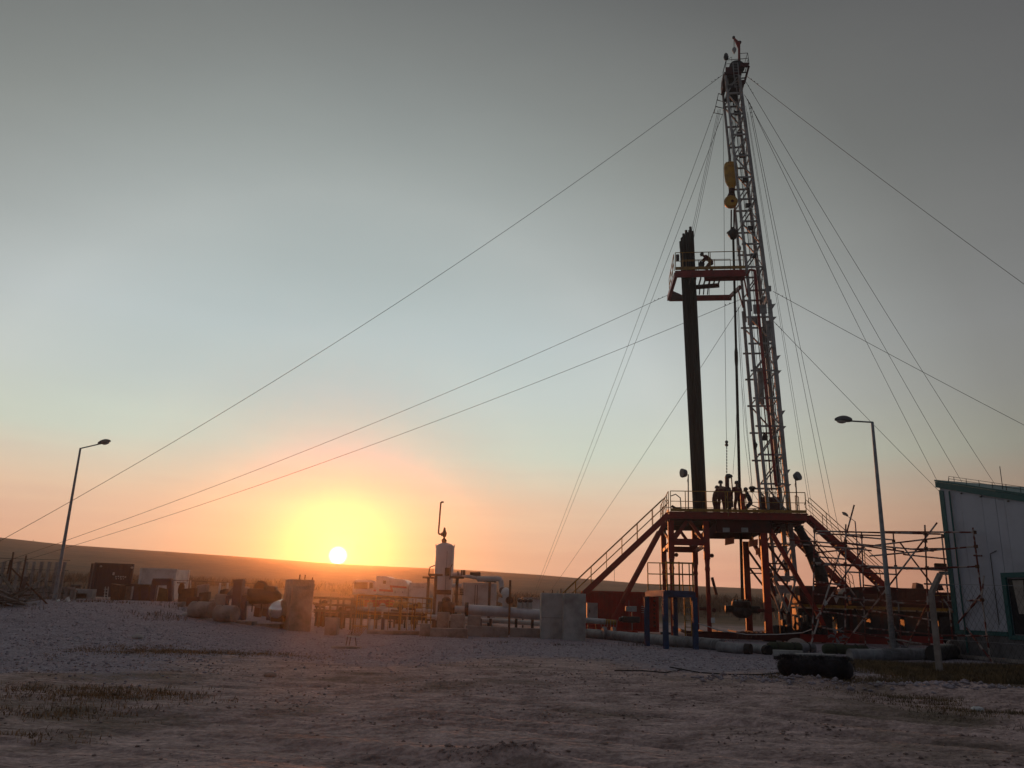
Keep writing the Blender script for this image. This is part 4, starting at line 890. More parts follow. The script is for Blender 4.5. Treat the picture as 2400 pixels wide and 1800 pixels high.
for x, y, Y in ((190, 525, 34), (190, 610, 34), (180, 765, 34), (420, 600, 34.5), (422, 640, 34.5), (418, 770, 34.5), (540, 570, 37), (780, 600, 36.5), (785, 660, 36.5), (795, 790, 36.5), (1015, 545, 32.5), (1018, 600, 32.5), (1022, 655, 32.5), (1030, 800, 32.5), (1150, 560, 35.5), (1170, 810, 35.5), (1205, 560, 34), (1385, 535, 31.2), (1395, 640, 31.2), (1405, 790, 31.2), (1440, 1040, 31), (1415, 1050, 34.5), (572, 800, 37), (1275, 1180, 33)):
    MB().box(sc(x, y, Y), (.11, .11, .13)).build('coupler', RUST, SF, bevel=.01)
for i in range(5):
    p = sc(1500 - 12 * i, 1440 + 14 * i, 31.1)
MB().prism([sc(325, 1000, 34.6), sc(375, 1015, 34.6), sc(352, 1068, 34.6)], V(0, .01, 0)).build('pennant', TAPE, SF)
MB().prism([sc(270, 1035, 34.2), sc(290, 1070, 34.2), sc(262, 1082, 34.2), sc(250, 1068, 34.2)], V(0, .02, 0)).build('rag', LITT, SF)
MB().box(sc(1130, 785, 33.4), (.5, .12, .2)).build('shackle', RUST, SF, bevel=.04)
MB().box(sc(1155, 840, 33.4), (.4, .12, .14)).build('tie_plate', GRY, SF, bevel=.03)

# ================================================================== FENCE ON THE RIGHT
FP = onG(2203, 1580)
fen = thing('mesh_fence', 'chain link fence with a bent concrete post, running from scaffold to the right edge', 'fence', FP)
tp = at(2178, 1388, FP[1]); tp = V(FP[0], FP[1], tp[2])
bend = at(2203, 1345, FP[1] - .1); bend = V(bend[0] + (FP[0] - at(2203, 1580, FP[1])[0]) - .05 + (tp[0] - at(2178, 1388, FP[1])[0]), bend[1], bend[2])
MB().tube([FP - V(0, 0, .2), FP * .5 + tp * .5, tp], [.11, .10, .095], 4).build('concrete_post', CONC2, fen, bevel=.01)
MB().tube([tp - V(0, 0, .03), bend], [.095, .085], 4).build('post_arm', CONC2, fen, bevel=.01)
def chainlink(P0, P1, h, sag0=0, cell=.13):
    L_ = np.linalg.norm(P1 - P0); d = unit(P1 - P0); m = MB(); n_ = int(L_ / cell); rows = int(h / cell)
    for i in range(n_):
        pts = []
        for j in range(rows + 1):
            f = (i + .5 + (.5 if j % 2 else -.0)) * cell; hh = j * cell
            dip = sag0 * math.sin(pi * min(1, f / L_)) * hh / h
            q = P0 + d * f; z0 = gz(q[0], q[1])
            pts.append(V(q[0], q[1], z0 + .03 + hh - dip))
        for a, b_ in zip(pts, pts[1:]): m.beam(a, b_, .0045, .0045)
        for a, b_ in zip(pts, pts[1:]):
            o = d * cell * (.5 if 1 else 0)
        pts2 = [p + d * cell * (0 if k % 2 else 1) - d * cell * (0 if k % 2 == 0 else 1) * 0 + (d * 0) for k, p in enumerate(pts)]
        for k in range(len(pts) - 1):
            a = pts[k] + (d * cell if k % 2 == 0 else -d * 0); b2 = pts[k + 1] + (d * cell * 0 if k % 2 == 0 else d * cell)
            m.beam(a, b2, .0045, .0045)
    return m
fR = V(14.9, 21.5, 0)
tag(chainlink(FP + V(.1, 0, 0), fR, 2.4).build('chain_link_mesh', RUB, fen), kind='stuff')
fL = at(2010, 1450, 32.5); fL = V(fL[0], fL[1], 0)
tag(chainlink(FP + V(-.12, .05, 0), fL, 2.4, .12).build('chain_link_mesh', RUB, fen), kind='stuff')
for dz in (.9, 2.42):
    pipe('tension_wire', [FP + V(0, 0, dz), V(fR[0], fR[1], gz(*fR[:2]) + dz)], .006, GALV, fen, 4)

# ================================================================== BLUE STAND WITH YELLOW RAILING
bs = [onG(1517, 1514), onG(1561, 1522), onG(1584, 1513), onG(1631, 1523)]
BS = thing('blue_stand', 'blue steel platform stand with yellow railing and ladder, in front of the rig', 'stand', (bs[0] + bs[3]) / 2)
zt = 2.0
for p in bs: MB().ibeam(p - V(0, 0, .1), V(p[0], p[1], zt), .2, .2, V(0, 1, 0)).build('leg', BLUE, BS); 
for a, b_ in ((0, 1), (1, 3), (3, 2), (2, 0)):
    bar('top_beam', V(bs[a][0], bs[a][1], zt + .1) , V(bs[b_][0], bs[b_][1], zt + .1), .12, .2, BLUE, BS)
c4 = [V(bs[i][0], bs[i][1], zt + .205) for i in (0, 1, 3, 2)]
MB().prism(c4, V(0, 0, .03)).build('deck_plate', BLUE, BS)
for px, nm in ((1519, 0), (1548, 0), (1564, 1), (1578, 0), (1593, 1), (1601, 0), (1617, 0), (1625, 1)):
    Yc = 35.4 if nm == 0 else 34.0
    a = at(px, 1392, Yc); pipe('railing_post', [V(a[0], a[1], zt + .2), V(a[0], a[1], zt + 1.42)], .026 if nm == 0 else .034, YEL, BS, 6)
for z in (1.42, .95, .5):
    a, b_ = at(1519, 1392, 35.4), at(1631, 1396, 35.0); pipe('rail', [V(a[0], a[1], zt + z), V(b_[0], b_[1], zt + z)], .024, YEL, BS, 6)
    a, b_ = at(1564, 1392, 34.0), at(1628, 1394, 34.0)
    if z < 1.4 or True: pipe('rail', [V(a[0], a[1], zt + z * .98), V(b_[0], b_[1], zt + z * .98)], .02, YEL, BS, 6)
for px in (1604, 1619):
    a, b_ = at(px, 1400, 35.6), at(px + 1, 1520, 35.6); pipe('ladder_rail', [V(a[0], a[1], zt), V(a[0], a[1], .05)], .03, YEL, BS, 6)
for k in range(7):
    a, b_ = at(1604, 1450, 35.6), at(1619, 1450, 35.6); pipe('ladder_rung', [V(a[0], a[1], .25 + .27 * k), V(b_[0], b_[1], .25 + .27 * k)], .015, YEL, BS, 5)

# ================================================================== CONCRETE BLOCKS
def block(label, xs, Y, ytop, depth, m=CONC, cat='concrete block', group=None, studs=0, name='concrete_block'):
    a = at(xs[0], 1450, Y); b_ = at(xs[1], 1450, Y); zt_ = at((xs[0] + xs[1]) / 2, ytop, Y)[2]
    g_ = min(gz(a[0], a[1]), gz(b_[0], b_[1])) - .05; c_ = (a + b_) / 2
    t = thing(name, label, cat, V(c_[0], c_[1] + depth / 2, g_), group)
    MB().prism([V(a[0], Y, g_), V(b_[0], Y, g_), V(b_[0], Y + depth, g_), V(a[0], Y + depth, g_)], V(0, 0, zt_ - g_)).build('block', m, t, bevel=.02)
    for k in range(studs):
        x = a[0] + (b_[0] - a[0]) * (.1 + .8 * k / max(1, studs - 1)); pipe('anchor_bolt', [V(x, Y + .3, zt_ - .05), V(x + .02 * (k % 2), Y + .3, zt_ + .1 + .06 * (k % 3))], .025, RUST, t, 6)
    return t
t = block('tall concrete foundation block in the middle of the picture, its lighter left half', (1268, 1320), 39.3, 1390, 1.6, studs=3, group='concrete foundation blocks')
for z in (.95,):
    bar('form_joint', at(1268.5, 1450, 39.29) * V(1, 1, 0) + V(0, -.004, z), at(1319.5, 1450, 39.29) * V(1, 1, 0) + V(0, -.004, z), .02, .025, CONC2, t)
block('bluish right half of the tall concrete foundation block beside the red container', (1321, 1373), 38.6, 1391, 2.4, studs=2, group='concrete foundation blocks')
q0, q1, q2 = at(678, 1450, 38.0), at(730, 1450, 38.7), at(660, 1450, 39.7); q3 = q1 + (q2 - q0); zt_ = at(700, 1358, 38.3)[2]
g_ = min(gz(*q[:2]) for q in (q0, q1, q2)) - .05; t = thing('concrete_block', 'tall concrete block at left of centre with bolts on top, in the sun glare', 'concrete block', V(*((q0 + q3) / 2)[:2], g_), 'concrete foundation blocks')
MB().prism([V(q[0], q[1], g_) for q in (q0, q1, q3, q2)], V(0, 0, zt_ - g_)).build('block', CONC2, t, bevel=.02)
for f in (.2, .45, .8): e_ = q0 * (1 - f) + q1 * f + V(0, .3, 0); pipe('anchor_bolt', [V(e_[0], e_[1], zt_ - .05), V(e_[0] + .02, e_[1], zt_ + .12 + .1 * (f < .5))], .03, RUST, t, 6)
block('low concrete footing under the vertical vessel valve', (1024, 1051), 40.5, 1435, .8, CONC2, group='low concrete footings')
block('low concrete footing right of the vessel, under the pipe flange', (1056, 1088), 39.5, 1440, .8, CONC2, group='low concrete footings')
block('low concrete footing under the horizontal pipe, right of the flange', (1096, 1126), 41.5, 1443, .8, CONC2, group='low concrete footings')
block('small concrete cube standing on the gravel left of the yellow railing', (763, 790), 36.5, 1448, .7, CONC2, group='small concrete pieces')
block('pale low concrete kerb piece with crumbled end right of the yellow railing', (1010, 1097), 37.4, 1473, .5, CONC2, group='small concrete pieces')
block('low rough concrete kerb piece at the foot of the yellow railing', (985, 1010), 37.6, 1462, .5, CONC2, group='small concrete pieces')
block('long low concrete slab lying below the yellow railing', (862, 984), 38.6, 1478, .5, CONC2, group='small concrete pieces')
block('flat concrete box under the blue pump frame', (552, 591), 38.0, 1456, .8, CONC2, group='small concrete pieces')
block('dark concrete box between blue frame and tall block in the glare', (600, 658), 38.6, 1462, .8, CONC2, group='small concrete pieces')
block('weathered concrete pillar behind the lying cylinders at left of centre', (498, 524), 43, 1392, .6, CONC2, group='small concrete pieces')
block('broad concrete slab standing behind the pillar at left of centre', (476, 498), 45, 1405, .5, CONC2, group='small concrete pieces')
block('long narrow concrete sleeper under the pipe rack, right of centre', (1092, 1192), 39.2, 1468, .3, CONC2, group='small concrete pieces')
block('long narrow concrete sleeper just left of the tall middle block', (1196, 1266), 40.0, 1472, .3, CONC2, group='small concrete pieces')
for x0, x1, lab in ((446, 492, 'left one of two concrete cylinders lying on the gravel'), (505, 549, 'right one of two concrete cylinders lying on the gravel')):
    Y = 37.2; a, b_ = at(x0, 1455, Y + .3), at(x1, 1470, Y)
    g_ = gz(a[0], a[1]); r_ = .36
    a = V(a[0], a[1], g_ + r_ - .04); b_ = V(b_[0], b_[1], g_ + r_ - .04)
    t = thing('concrete_cylinder', lab, 'concrete cylinder', V(*((a + b_) / 2)[:2], g_), 'lying concrete cylinders')
    d = unit(b_ - a); MB().lathe([(.02, 0), (r_ * .9, .0), (r_, .04), (r_ * 1.02, np.linalg.norm(b_ - a) / 2), (r_, np.linalg.norm(b_ - a) - .04), (r_ * .9, np.linalg.norm(b_ - a)), (r_ * .3, np.linalg.norm(b_ - a) - .05)], a, d, 20).build('cylinder', CONC2, t, smooth=True)
    pipe('lifting_rope', [a + d * .3 + V(0, -.1, r_), a + d * .5 + V(0, -.37, 0), a + d * .4 + V(0, -.3, -.2)], .02, RUB, t, 5)

# ================================================================== VESSEL, PIPE RACK
vb = at(1043, 1440, 50); vz = gz(vb[0], vb[1]); vx, vy = at(1041, 1330, 50)[:2]
VS = thing('separator_vessel', 'tall silver vertical vessel with domed top and relief valve right of the sun', 'vessel', V(vx, vy, vz))
zt_ = at(1043, 1272, 50)[2]; R_ = .575
MB().lathe([(R_, .4), (R_, zt_ - vz - .38), (R_ * .93, zt_ - vz - .22), (R_ * .72, zt_ - vz - .09), (R_ * .35, zt_ - vz - .015), (.05, zt_ - vz)], V(vx, vy, vz), n=28).build('shell', VESS, VS, smooth=True)
for z in (zt_ - .55, zt_ - 1.55, zt_ - 2.6): MB().lathe([(R_ + .002, -.012), (R_ + .012, 0), (R_ + .002, .012)], V(vx, vy, z), n=28).build('seam', VESS, VS)
MB().lathe([(R_ * 1.02, 0), (R_ * 1.02, .42)], V(vx, vy, vz), n=24).build('skirt', DGR, VS)
for s_ in (-1, 1): MB().box((vx + s_ * R_ * .97, vy, zt_ - .22), (.05, .2, .24)).build('lifting_lug', VESS, VS)
MB().box((vx + .25, vy - R_ - .05, zt_ - 1.75), (.28, .2, .46)).build('level_gauge', DGR, VS, bevel=.03)
MB().box((vx + .05, vy - R_ - .12, zt_ - 2.95), (1.0, .12, .26)).build('bracket_plate', DGR, VS)
pipe('side_tube', [V(vx + .42, vy - .5, zt_ - 2.2), V(vx + .44, vy - .58, zt_ - 1.5), V(vx + .52, vy - .5, zt_ - 1.3)], .03, DGR, VS, 6)
pipe('side_tube', [V(vx - R_, vy, zt_ - 1.38), V(vx - R_ - .28, vy - .1, zt_ - 1.5), V(vx - R_ - .34, vy - .1, zt_ - 1.95), V(vx - R_ - .1, vy - .1, zt_ - 2.15)], .04, DGR, VS, 6)
for px in (1025, 1027, 1052): pass
pipe('ladder_rail', [V(vx + .18, vy - R_ - .02, zt_ - .55), V(vx + .18, vy - R_ - .02, vz + .6)], .02, GALV, VS, 5)
def vv_(x, y): return at(780 + x / 4.1475, 1140 + y / 4.1475, 50)
pipe('relief_valve', [vv_(1082, 548), vv_(1082, 522), vv_(1083, 500), vv_(1084, 480), vv_(1085, 455), vv_(1086, 430), vv_(1087, 400)], [.14, .17, .05, .13, .16, .09, .05], DGR, VS, 10)
pipe('vent_pipe', [vv_(1080, 466), vv_(1060, 466), vv_(1035, 464), vv_(1027, 452), vv_(1050, 160), vv_(1058, 153), vv_(1078, 153)], .055, RUST, VS, 10)
MB().lathe([(.04, -.06), (.11, -.05), (.11, .05), (.04, .06)], vv_(1060, 466), V(1, 0, 0), 10).build('vent_flange', RUST, VS)
PR = thing('pipe_rack', 'dark steel T posts carrying white overhead pipes right of the vessel', 'pipe rack', V(-1.5, 48.5, 0))
for x, y0, y1, Y in ((1018, 1350, 1462, 46), (1070, 1356, 1440, 47), (1148, 1365, 1424, 50), (1002, 1356, 1440, 52)):
    a = at(x, y0, Y); b_ = at(x - 2, y1, Y); g_ = gz(b_[0], b_[1]); MB().ibeam(V(b_[0], Y, g_), V(b_[0], Y, a[2]), .16, .16, V(0, 1, 0)).build('post', DGR, PR)
    bar('post_cap', V(b_[0] - .38, Y, a[2] + .06), V(b_[0] + .38, Y, a[2] + .06), .14, .12, DGR, PR)
pipe('overhead_pipe', [at(1118, 1357, 49), at(1165, 1356, 49), at(1172, 1358, 49), at(1175, 1365, 49), at(1174, 1385, 49)], .16, OFFW, PR, 12)
pipe('overhead_pipe', [at(1070, 1350, 49.5), at(1100, 1351, 49.5), at(1140, 1360, 49.5)], .1, OFFW, PR, 10)
pipe('overhead_pipe', [at(1060, 1373, 49), at(1082, 1373, 49)], .14, OFFW, PR, 12)
pipe('overhead_pipe', [at(1060, 1346, 48.6), at(1084, 1347, 48.6)], .12, OFFW, PR, 12)
for x in (1082, 1086, 1089): pipe('gauge', [at(x, 1348, 48.5), at(x, 1336, 48.5)], .045, DGR, PR, 6)
pipe('gauge', [at(1074, 1348, 48.5), at(1073, 1338, 48.5)], .04, DGR, PR, 6)
for dx, m in ((0, DGR), (12, DGR)): MB().box(at(1108 + dx, 1347, 52), (.34, .4, .3)).build('junction_box', m, PR, bevel=.02)
for k in range(4): MB().box(at(1082, 1381 + 4 * k, 47.8), (.22, .1, .07)).build('valve_wheel', DGR, PR)
# big horizontal pipe with flanges and valve
HP = thing('main_pipeline', 'thick grey pipeline on footings running left of the tall middle block', 'pipeline', V(0, 42, 0))
hp = [at(1094, 1429, 43), at(1180, 1434, 43), at(1266, 1441, 43)]
pipe('pipe_section', hp, .27, VESS, HP, 18)
for x, r_ in ((1092, .36), (1096, .36), (1029, .33), (1034, .33), (1040, .24), (1058, .33), (1064, .3)):
    p = at(x, 1424 + (x - 1029) * .06, 43); MB().lathe([(.1, -.05), (r_, -.05), (r_, .05), (.1, .05)], p, V(1, 0, 0), 18).build('flange', DGR, HP)
pipe('pipe_section', [at(1064, 1427, 43), at(1092, 1429, 43)], .17, OFFW, HP, 14)
MB().ball(at(1049, 1424, 43), (.36, .34, .34), 14, 8).build('valve_body', DGR, HP, smooth=True)
pipe('valve_stem', [at(1049, 1418, 43), at(1048, 1402, 43)], [.12, .07], DGR, HP, 8); MB().ball(at(1046, 1407, 43), (.24, .2, .2), 10, 6).build('actuator', DGR, HP, smooth=True)
pipe('pipe_section', [at(1000, 1445, 44), at(1268, 1462, 44)], .12, OFFW, HP, 12)
pipe('pipe_section', [at(1373, 1454, 41), at(1419, 1457, 41)], .13, OFFW, HP, 12); pipe('pipe_section', [at(1419, 1457, 41), at(1444, 1459, 41)], .12, YEL, HP, 12)
for x, y in ((1176, 1382), (1185, 1392)): pass
for k, x in enumerate((1126, 1150, 1210, 1248)):
    p = at(x, 1445, 43.3); bar('pipe_support', V(p[0], p[1], p[2] - .1), V(p[0], p[1], gz(p[0], p[1])), .16, .14, DGR, HP)
WV = thing('white_valve_skid', 'white valve bodies standing on the pipeline beside the thin dark post', 'valve', at(1188, 1428, 43.2))
MB().box(at(1187, 1409, 43.2), (.42, .4, .74)).build('valve_bonnet', OFFW, WV, bevel=.05)
MB().ball(at(1185, 1388, 43.2), (.26, .2, .24), 12, 8).build('actuator_head', WHT, WV, smooth=True)
MB().ball(at(1178, 1384, 43.3), (.2, .2, .18), 10, 6).build('actuator_head', DGR, WV, smooth=True)
MB().lathe([(.05, -.03), (.2, -.03), (.2, .03), (.05, .03)], at(1194, 1407, 42.9), V(0, 1, 0), 14).build('hand_wheel', DGR, WV)
for k, x in enumerate((1218, 1230, 1242)):
    p = at(x, 1416, 43.1); MB().lathe([(.14, -.25), (.14, .15), (.09, .2), (.09, .3)], p, n=10).build('valve_column', OFFW, WV, smooth=True)
    MB().ball(at(x + 1, 1408, 43), (.14, .12, .1), 8, 6).build('cap', DGR, WV, smooth=True)
bar('cross_plate', at(1168, 1404, 43.1), at(1182, 1410, 43.1), .1, .24, OFFW, WV)
tag(MB().tube([onG(1193, 1473, 42.5), at(1196, 1360, 42.5)], .055, 8).build('marker_post', RUST, smooth=True), 'thin rusty upright post between white valves and the tall middle block', 'post')
WK = thing('white_kiosk', 'small white kiosk with thin sloping roof just left of the tall block', 'kiosk', at(1246, 1436, 52))
k0, k1 = at(1226, 1432, 52), at(1270, 1432, 52)
MB().box(((k0[0] + k1[0]) / 2, 52.6, (k0[2] + at(1246, 1404, 52)[2]) / 2), (k1[0] - k0[0], 1.0, at(1246, 1404, 52)[2] - k0[2])).build('housing', WHT, WK)
MB().box(((k0[0] + k1[0]) / 2, 52.5, at(1246, 1402.5, 52)[2] + .03), (k1[0] - k0[0] + .2, 1.3, .06)).build('roof', GRY, WK)
pipe('kiosk_post', [V(k0[0], 52, k0[2]), V(k0[0], 52, gz(k0[0], 52))], .06, DGR, WK, 6); pipe('kiosk_post', [V(k1[0], 52, k0[2]), V(k1[0], 52, gz(k1[0], 52))], .06, DGR, WK, 6)

# ================================================================== CONTAINERS, TRUCK
def container(label, c0, c1, ztop, dep, m, Y, name='shipping_container', ribs=True, door=False, zb=None, skew=0, group=None, yref=1400):
    a = at(c0, yref, Y); b_ = at(c1, yref, Y + skew); g_ = gz((a[0] + b_[0]) / 2, Y) if zb is None else zb
    a = V(a[0], a[1], g_ + .12); b_ = V(b_[0], b_[1], g_ + .12); d = unit(b_ - a); n_ = V(-d[1], d[0], 0); L_ = np.linalg.norm(b_ - a); H_ = ztop - g_ - .12
    t = thing(name, label, 'container', V(*((a + b_) / 2 + n_ * dep / 2)[:2], g_), group)
    MB().prism([a + n_ * .05, b_ + n_ * .05, b_ + n_ * (dep - .05), a + n_ * (dep - .05)], V(0, 0, H_ - .05)).build('body', m, t)
    for p, q in ((a, b_), (a + n_ * dep, b_ + n_ * dep)):
        bar('bottom_rail', p + V(0, 0, .08), q + V(0, 0, .08), .12, .16, m, t); bar('top_rail', p + V(0, 0, H_ - .06), q + V(0, 0, H_ - .06), .12, .12, m, t)
    for p in (a, b_, a + n_ * dep, b_ + n_ * dep): bar('corner_post', p, p + V(0, 0, H_), .16, .16, m, t)
    if ribs:
        k = int(L_ / .28)
        for i in range(k):
            f = a + d * (.2 + (L_ - .4) * (i + .5) / k) + n_ * .02; MB().beam(f + V(0, 0, .18), f + V(0, 0, H_ - .14), .14, .06, d * 0 + n_).build('corrugation', m, t)
    return t, a, b_, d, n_, H_, g_
t, a, b_, d, n_, H_, g_ = container('long red shipping container behind the left stairs and blue stand', 1374, 1540, 2.42, 2.4, CRED, 50, zb=0)
for f in (.52, .60, .68): pipe('lock_rod', [a + d * f * 4.2 - n_ * .06 + V(0, 0, .2), a + d * f * 4.2 - n_ * .06 + V(0, 0, 2.1)], .02, CRED, t, 6)
for k in range(8): MB().ball(a + d * (4.05 + .05) - n_ * .09 + V(0, 0, .35 + .24 * k), (.07, .03, .07), 8, 5).build('hanging_hook', DRED, t)
for k in range(4): MB().box(a + d * 3.45 - n_ * .07 + V(0, 0, 1.1 + .12 * k), (.26, .01, .03)).build('stencil_line', WHT, t)
cbt = thing('electric_cabinet', 'grey electric cabinet in front of the red container beside the tall block', 'cabinet', at(1388, 1450, 46))
c_ = at(1389, 1433, 46); MB().box((c_[0], 46.3, c_[2]), (.6, .4, .92)).build('box', GRY, cbt, bevel=.02); MB().box((c_[0], 46.08, c_[2]), (.5, .03, .82)).build('door', GRY, cbt, bevel=.01)
MB().box((c_[0] - .16, 46.05, c_[2]), (.04, .03, .16)).build('handle', DGR, cbt)
for s_ in (-.22, .22): bar('leg', V(c_[0] + s_, 46.3, c_[2] - .46), V(c_[0] + s_, 46.3, gz(c_[0], 46.3)), .06, .06, DGR, cbt)
jb = thing('control_box_stand', 'two grey control boxes on a thin post before the red container', 'control box', at(1478, 1470, 42))
for x, w_ in ((1471, .22), (1484, .34)): MB().box(at(x, 1427, 42), (w_, .2, .2 + w_ * .2)).build('box', GRY, jb, bevel=.02)
p = at(1481, 1430, 42); pipe('post', [V(p[0], 42, p[2]), V(p[0], 42, .05)], .025, GALV, jb, 6); p = at(1474, 1407, 42); pipe('antenna', [V(p[0], 42, p[2]), V(p[0], 42, 1.1)], .012, GALV, jb, 5)
MB().box(at(1478, 1452, 42), (.9, .4, .3)).build('valve_block', DGR, jb, bevel=.06)
MB().box(at(1462, 1452, 42), (.5, .3, .2)).build('valve_block', DGR, jb, bevel=.05)
for x, lab in ((1462, 'left one of three small red drums under the control boxes'), (1476, 'middle one of three small red drums under the control boxes'), (1487, 'right one of three small red drums under the control boxes')):
    p = at(x, 1478, 41); g_ = gz(p[0], 41); q = thing('red_drum', lab, 'drum', V(p[0], 41, g_), 'small red drums'); MB().lathe([(.16, 0), (.17, .02), (.165, .2), (.17, .22), (.165, .42), (.17, .45), (.02, .44)], V(p[0], 41, g_), n=16).build('shell', CRED, q, smooth=True)
t, a, b_, d, n_, H_, g_ = container('dark navy shipping container on the far left with white lettering', 213, 300, 3.42, 2.3, CBLK, 56, ribs=True, skew=1.2)
bu_ = unit(b_ - a)
MB().box(a + d * 1.15 - n_ * .09 + V(0, 0, 1.55), (.13, .01, .2)).build('painted_logo', OFFW, t)
for k, w_ in enumerate((.1, .07, .12, .08, .1)):
    MB().box(a + d * (1.32 + .15 * k) - n_ * .09 + V(0, 0, 1.36 + .02 * (k % 2)), (w_, .01, .09)).build('painted_letter', OFFW, t)
    if k < 4: MB().box(a + d * (1.36 + .15 * k) - n_ * .09 + V(0, 0, 1.22 + .015 * (k % 2)), (w_ * .8, .01, .06)).build('painted_letter', OFFW, t)
for k in range(2): MB().ball(a + d * (.3 + 1.95 * k) - n_ * .08 + V(0, 0, H_ - .24), (.1, .03, .07), 8, 5).build('corner_mark', GRY, t)
ld = thing('white_ladder', 'short white ladder leaning on the dark navy container', 'ladder', onG(249, 1408, 55))
for x in (244, 251): pipe('rail', [onG(x, 1407, 55), at(x + 3, 1375, 55)], .025, OFFW, ld, 5)
for k in range(4): pipe('rung', [at(243.5, 1381 + 7 * k, 55), at(252, 1381 + 7 * k, 55)], .02, OFFW, ld, 5)
t, a, b_, d, n_, H_, g_ = container('plain white container behind the navy frames, its right edge lit by the sun', 322, 405, 3.32, 2.4, WHT, 62, ribs=False, group=None)
t, a, b_, d, n_, H_, g_ = container('pale grey skid container behind the pipe rack right of the vessel', 1086, 1160, at(1120, 1366, 58)[2], 2.2, OFFW, 58, ribs=False)
for f in (.35, .42): bar('panel_strip', a + d * f * 2.3 - n_ * .02 + V(0, 0, .2), a + d * f * 2.3 - n_ * .02 + V(0, 0, H_ - .15), .05, .04, DGR, t)
t, a, b_, d, n_, H_, g_ = container('white box container directly behind the striped truck', 960, 998, at(980, 1366, 84)[2], 2.4, WHT, 84, ribs=False)
for k in range(9): MB().box(a + d * (.35 + .13 * k) - n_ * .08 + V(0, 0, H_ - .42), (.09, .01, .06 + .02 * (k % 3))).build('painted_letter', GRY, t)
cg = thing('slatted_cage', 'white slatted cage standing between white container and vessel', 'cage', at(1006, 1406, 80))
for k in range(5): bar('slat', at(1001 + 2.9 * k, 1369, 80), at(1001 + 2.9 * k, 1401, 80), .06, .04, WHT, cg)
bar('frame_rail', at(1000, 1368, 80), at(1014, 1368.5, 80), .06, .08, WHT, cg); bar('frame_rail', at(1000, 1401, 80), at(1014, 1401.5, 80), .06, .08, WHT, cg)

TK = thing('service_truck', 'white service truck with red stripes parked in the glare right of the sun', 'truck', onG(890, 1425, 84))
def tp_(x, y, Y=84): return at(810 + x / 10.05, 1330 + y / 10.05, Y)
def tprism(name, pts, dep, m, Y=84): return MB().prism([tp_(x, y, Y) for x, y in pts], V(.12 * dep, dep, 0)).build(name, m, TK, bevel=.03)
gT = gz(-13, 84)
tprism('cab', [(165, 640), (165, 500), (190, 335), (225, 300), (560, 318), (718, 350), (718, 640)], 2.3, WHT)
tprism('windscreen', [(190, 495), (205, 345), (525, 348), (515, 510)], .04, WGL, 83.94)
tprism('side_window', [(552, 495), (560, 352), (645, 362), (638, 490)], .04, WGL, 83.94)
tprism('roof_spoiler', [(230, 300), (240, 288), (560, 300), (700, 322), (700, 345), (560, 325)], 2.2, WHT, 84.02)
tprism('bumper', [(165, 640), (165, 585), (465, 590), (465, 640)], .1, GRY, 83.9)
tprism('body', [(722, 640), (722, 215), (740, 195), (960, 205), (1050, 245), (1350, 280), (1430, 320), (1465, 420), (1465, 680), (1200, 690)], 2.4, WHT, 84.05)
tprism('window', [(878, 378), (880, 305), (955, 312), (950, 388)], .05, WGL, 84)
tprism('stripe', [(1040, 420), (1440, 448), (1440, 496), (1045, 465)], .02, STRIPE, 84.02)
tprism('stripe', [(1045, 465), (1085, 468), (1115, 545), (1115, 580), (790, 555), (790, 510), (1070, 525)], .02, STRIPE, 84.015)
tprism('stripe', [(655, 520), (718, 522), (718, 565), (655, 560)], .02, STRIPE, 83.97)
for x in (905, 1165, 1342): tprism('latch', [(x - 12, 590), (x - 12, 570), (x + 12, 570), (x + 12, 590)], .05, DGR, 84)
tprism('chassis', [(200, 720), (200, 645), (1460, 690), (1460, 740)], 1.9, DGR, 84.2)
for x in (330, 640, 1110, 1290):
    p = tp_(x, 775, 84.3); wh = MB().lathe([(.25, -.15), (.5, -.15), (.52, 0), (.5, .15), (.25, .15)], V(p[0], p[1], gT + .52), V(0, 1, 0), 18).build('wheel', RUB, TK, smooth=True)
    MB().lathe([(.02, -.16), (.24, -.14), (.24, .1), (.02, .12)], V(p[0], p[1], gT + .52), V(0, 1, 0), 12).build('rim', GRY, wh)
tprism('mirror', [(170, 380), (172, 330), (190, 330), (190, 380)], .1, DGR, 83.8)
RS = thing('red_skid_tank', 'low red skid tank in front of the striped truck', 'skid', onG(870, 1440, 62))
for k in range(4):
    c_ = at(862 + 17 * k, 1414, 62); MB().box((c_[0], 62.4, c_[2]), (.5, 1.0, .5)).build('tank', CRED, RS, bevel=.03)
bar('base', at(850, 1425, 62), at(925, 1429, 62), .5, .14, CRED, RS)
c_ = at(955, 1425, 56); YT = thing('yellow_tank', 'small yellow tank lying behind the right half of the yellow railing', 'tank', V(c_[0], 56, gz(c_[0], 56)))
MB().lathe([(.05, -1.0), (.3, -.95), (.42, -.8), (.42, .8), (.3, .95), (.05, 1.0)], c_, V(1, .05, 0), 18).build('shell', YEL, YT, smooth=True)
for s_ in (-.5, .5): bar('saddle', V(c_[0] + s_, 56, c_[2] - .3), V(c_[0] + s_, 56, gz(c_[0], 56)), .12, .5, RUST, YT)
LP2 = thing('lying_pipe', 'grey pipe lying on trestles behind the yellow railing', 'pipe', onG(930, 1445, 48))
pipe('pipe_section', [at(895, 1434, 48), at(905, 1439, 48), at(1005, 1443, 48)], .13, OFFW, LP2, 12)
for x in (898, 925, 950, 975): p = at(x, 1443, 48); bar('trestle', p, V(p[0], p[1], gz(p[0], p[1])), .1, .1, DGR, LP2)
tag(MB().beam(onG(897, 1470, 44), at(898, 1449, 44), .16, .16).build('navy_post'.replace('navy_', 'short_'), NAVY), 'short navy stub post under the lying grey pipe', 'post')

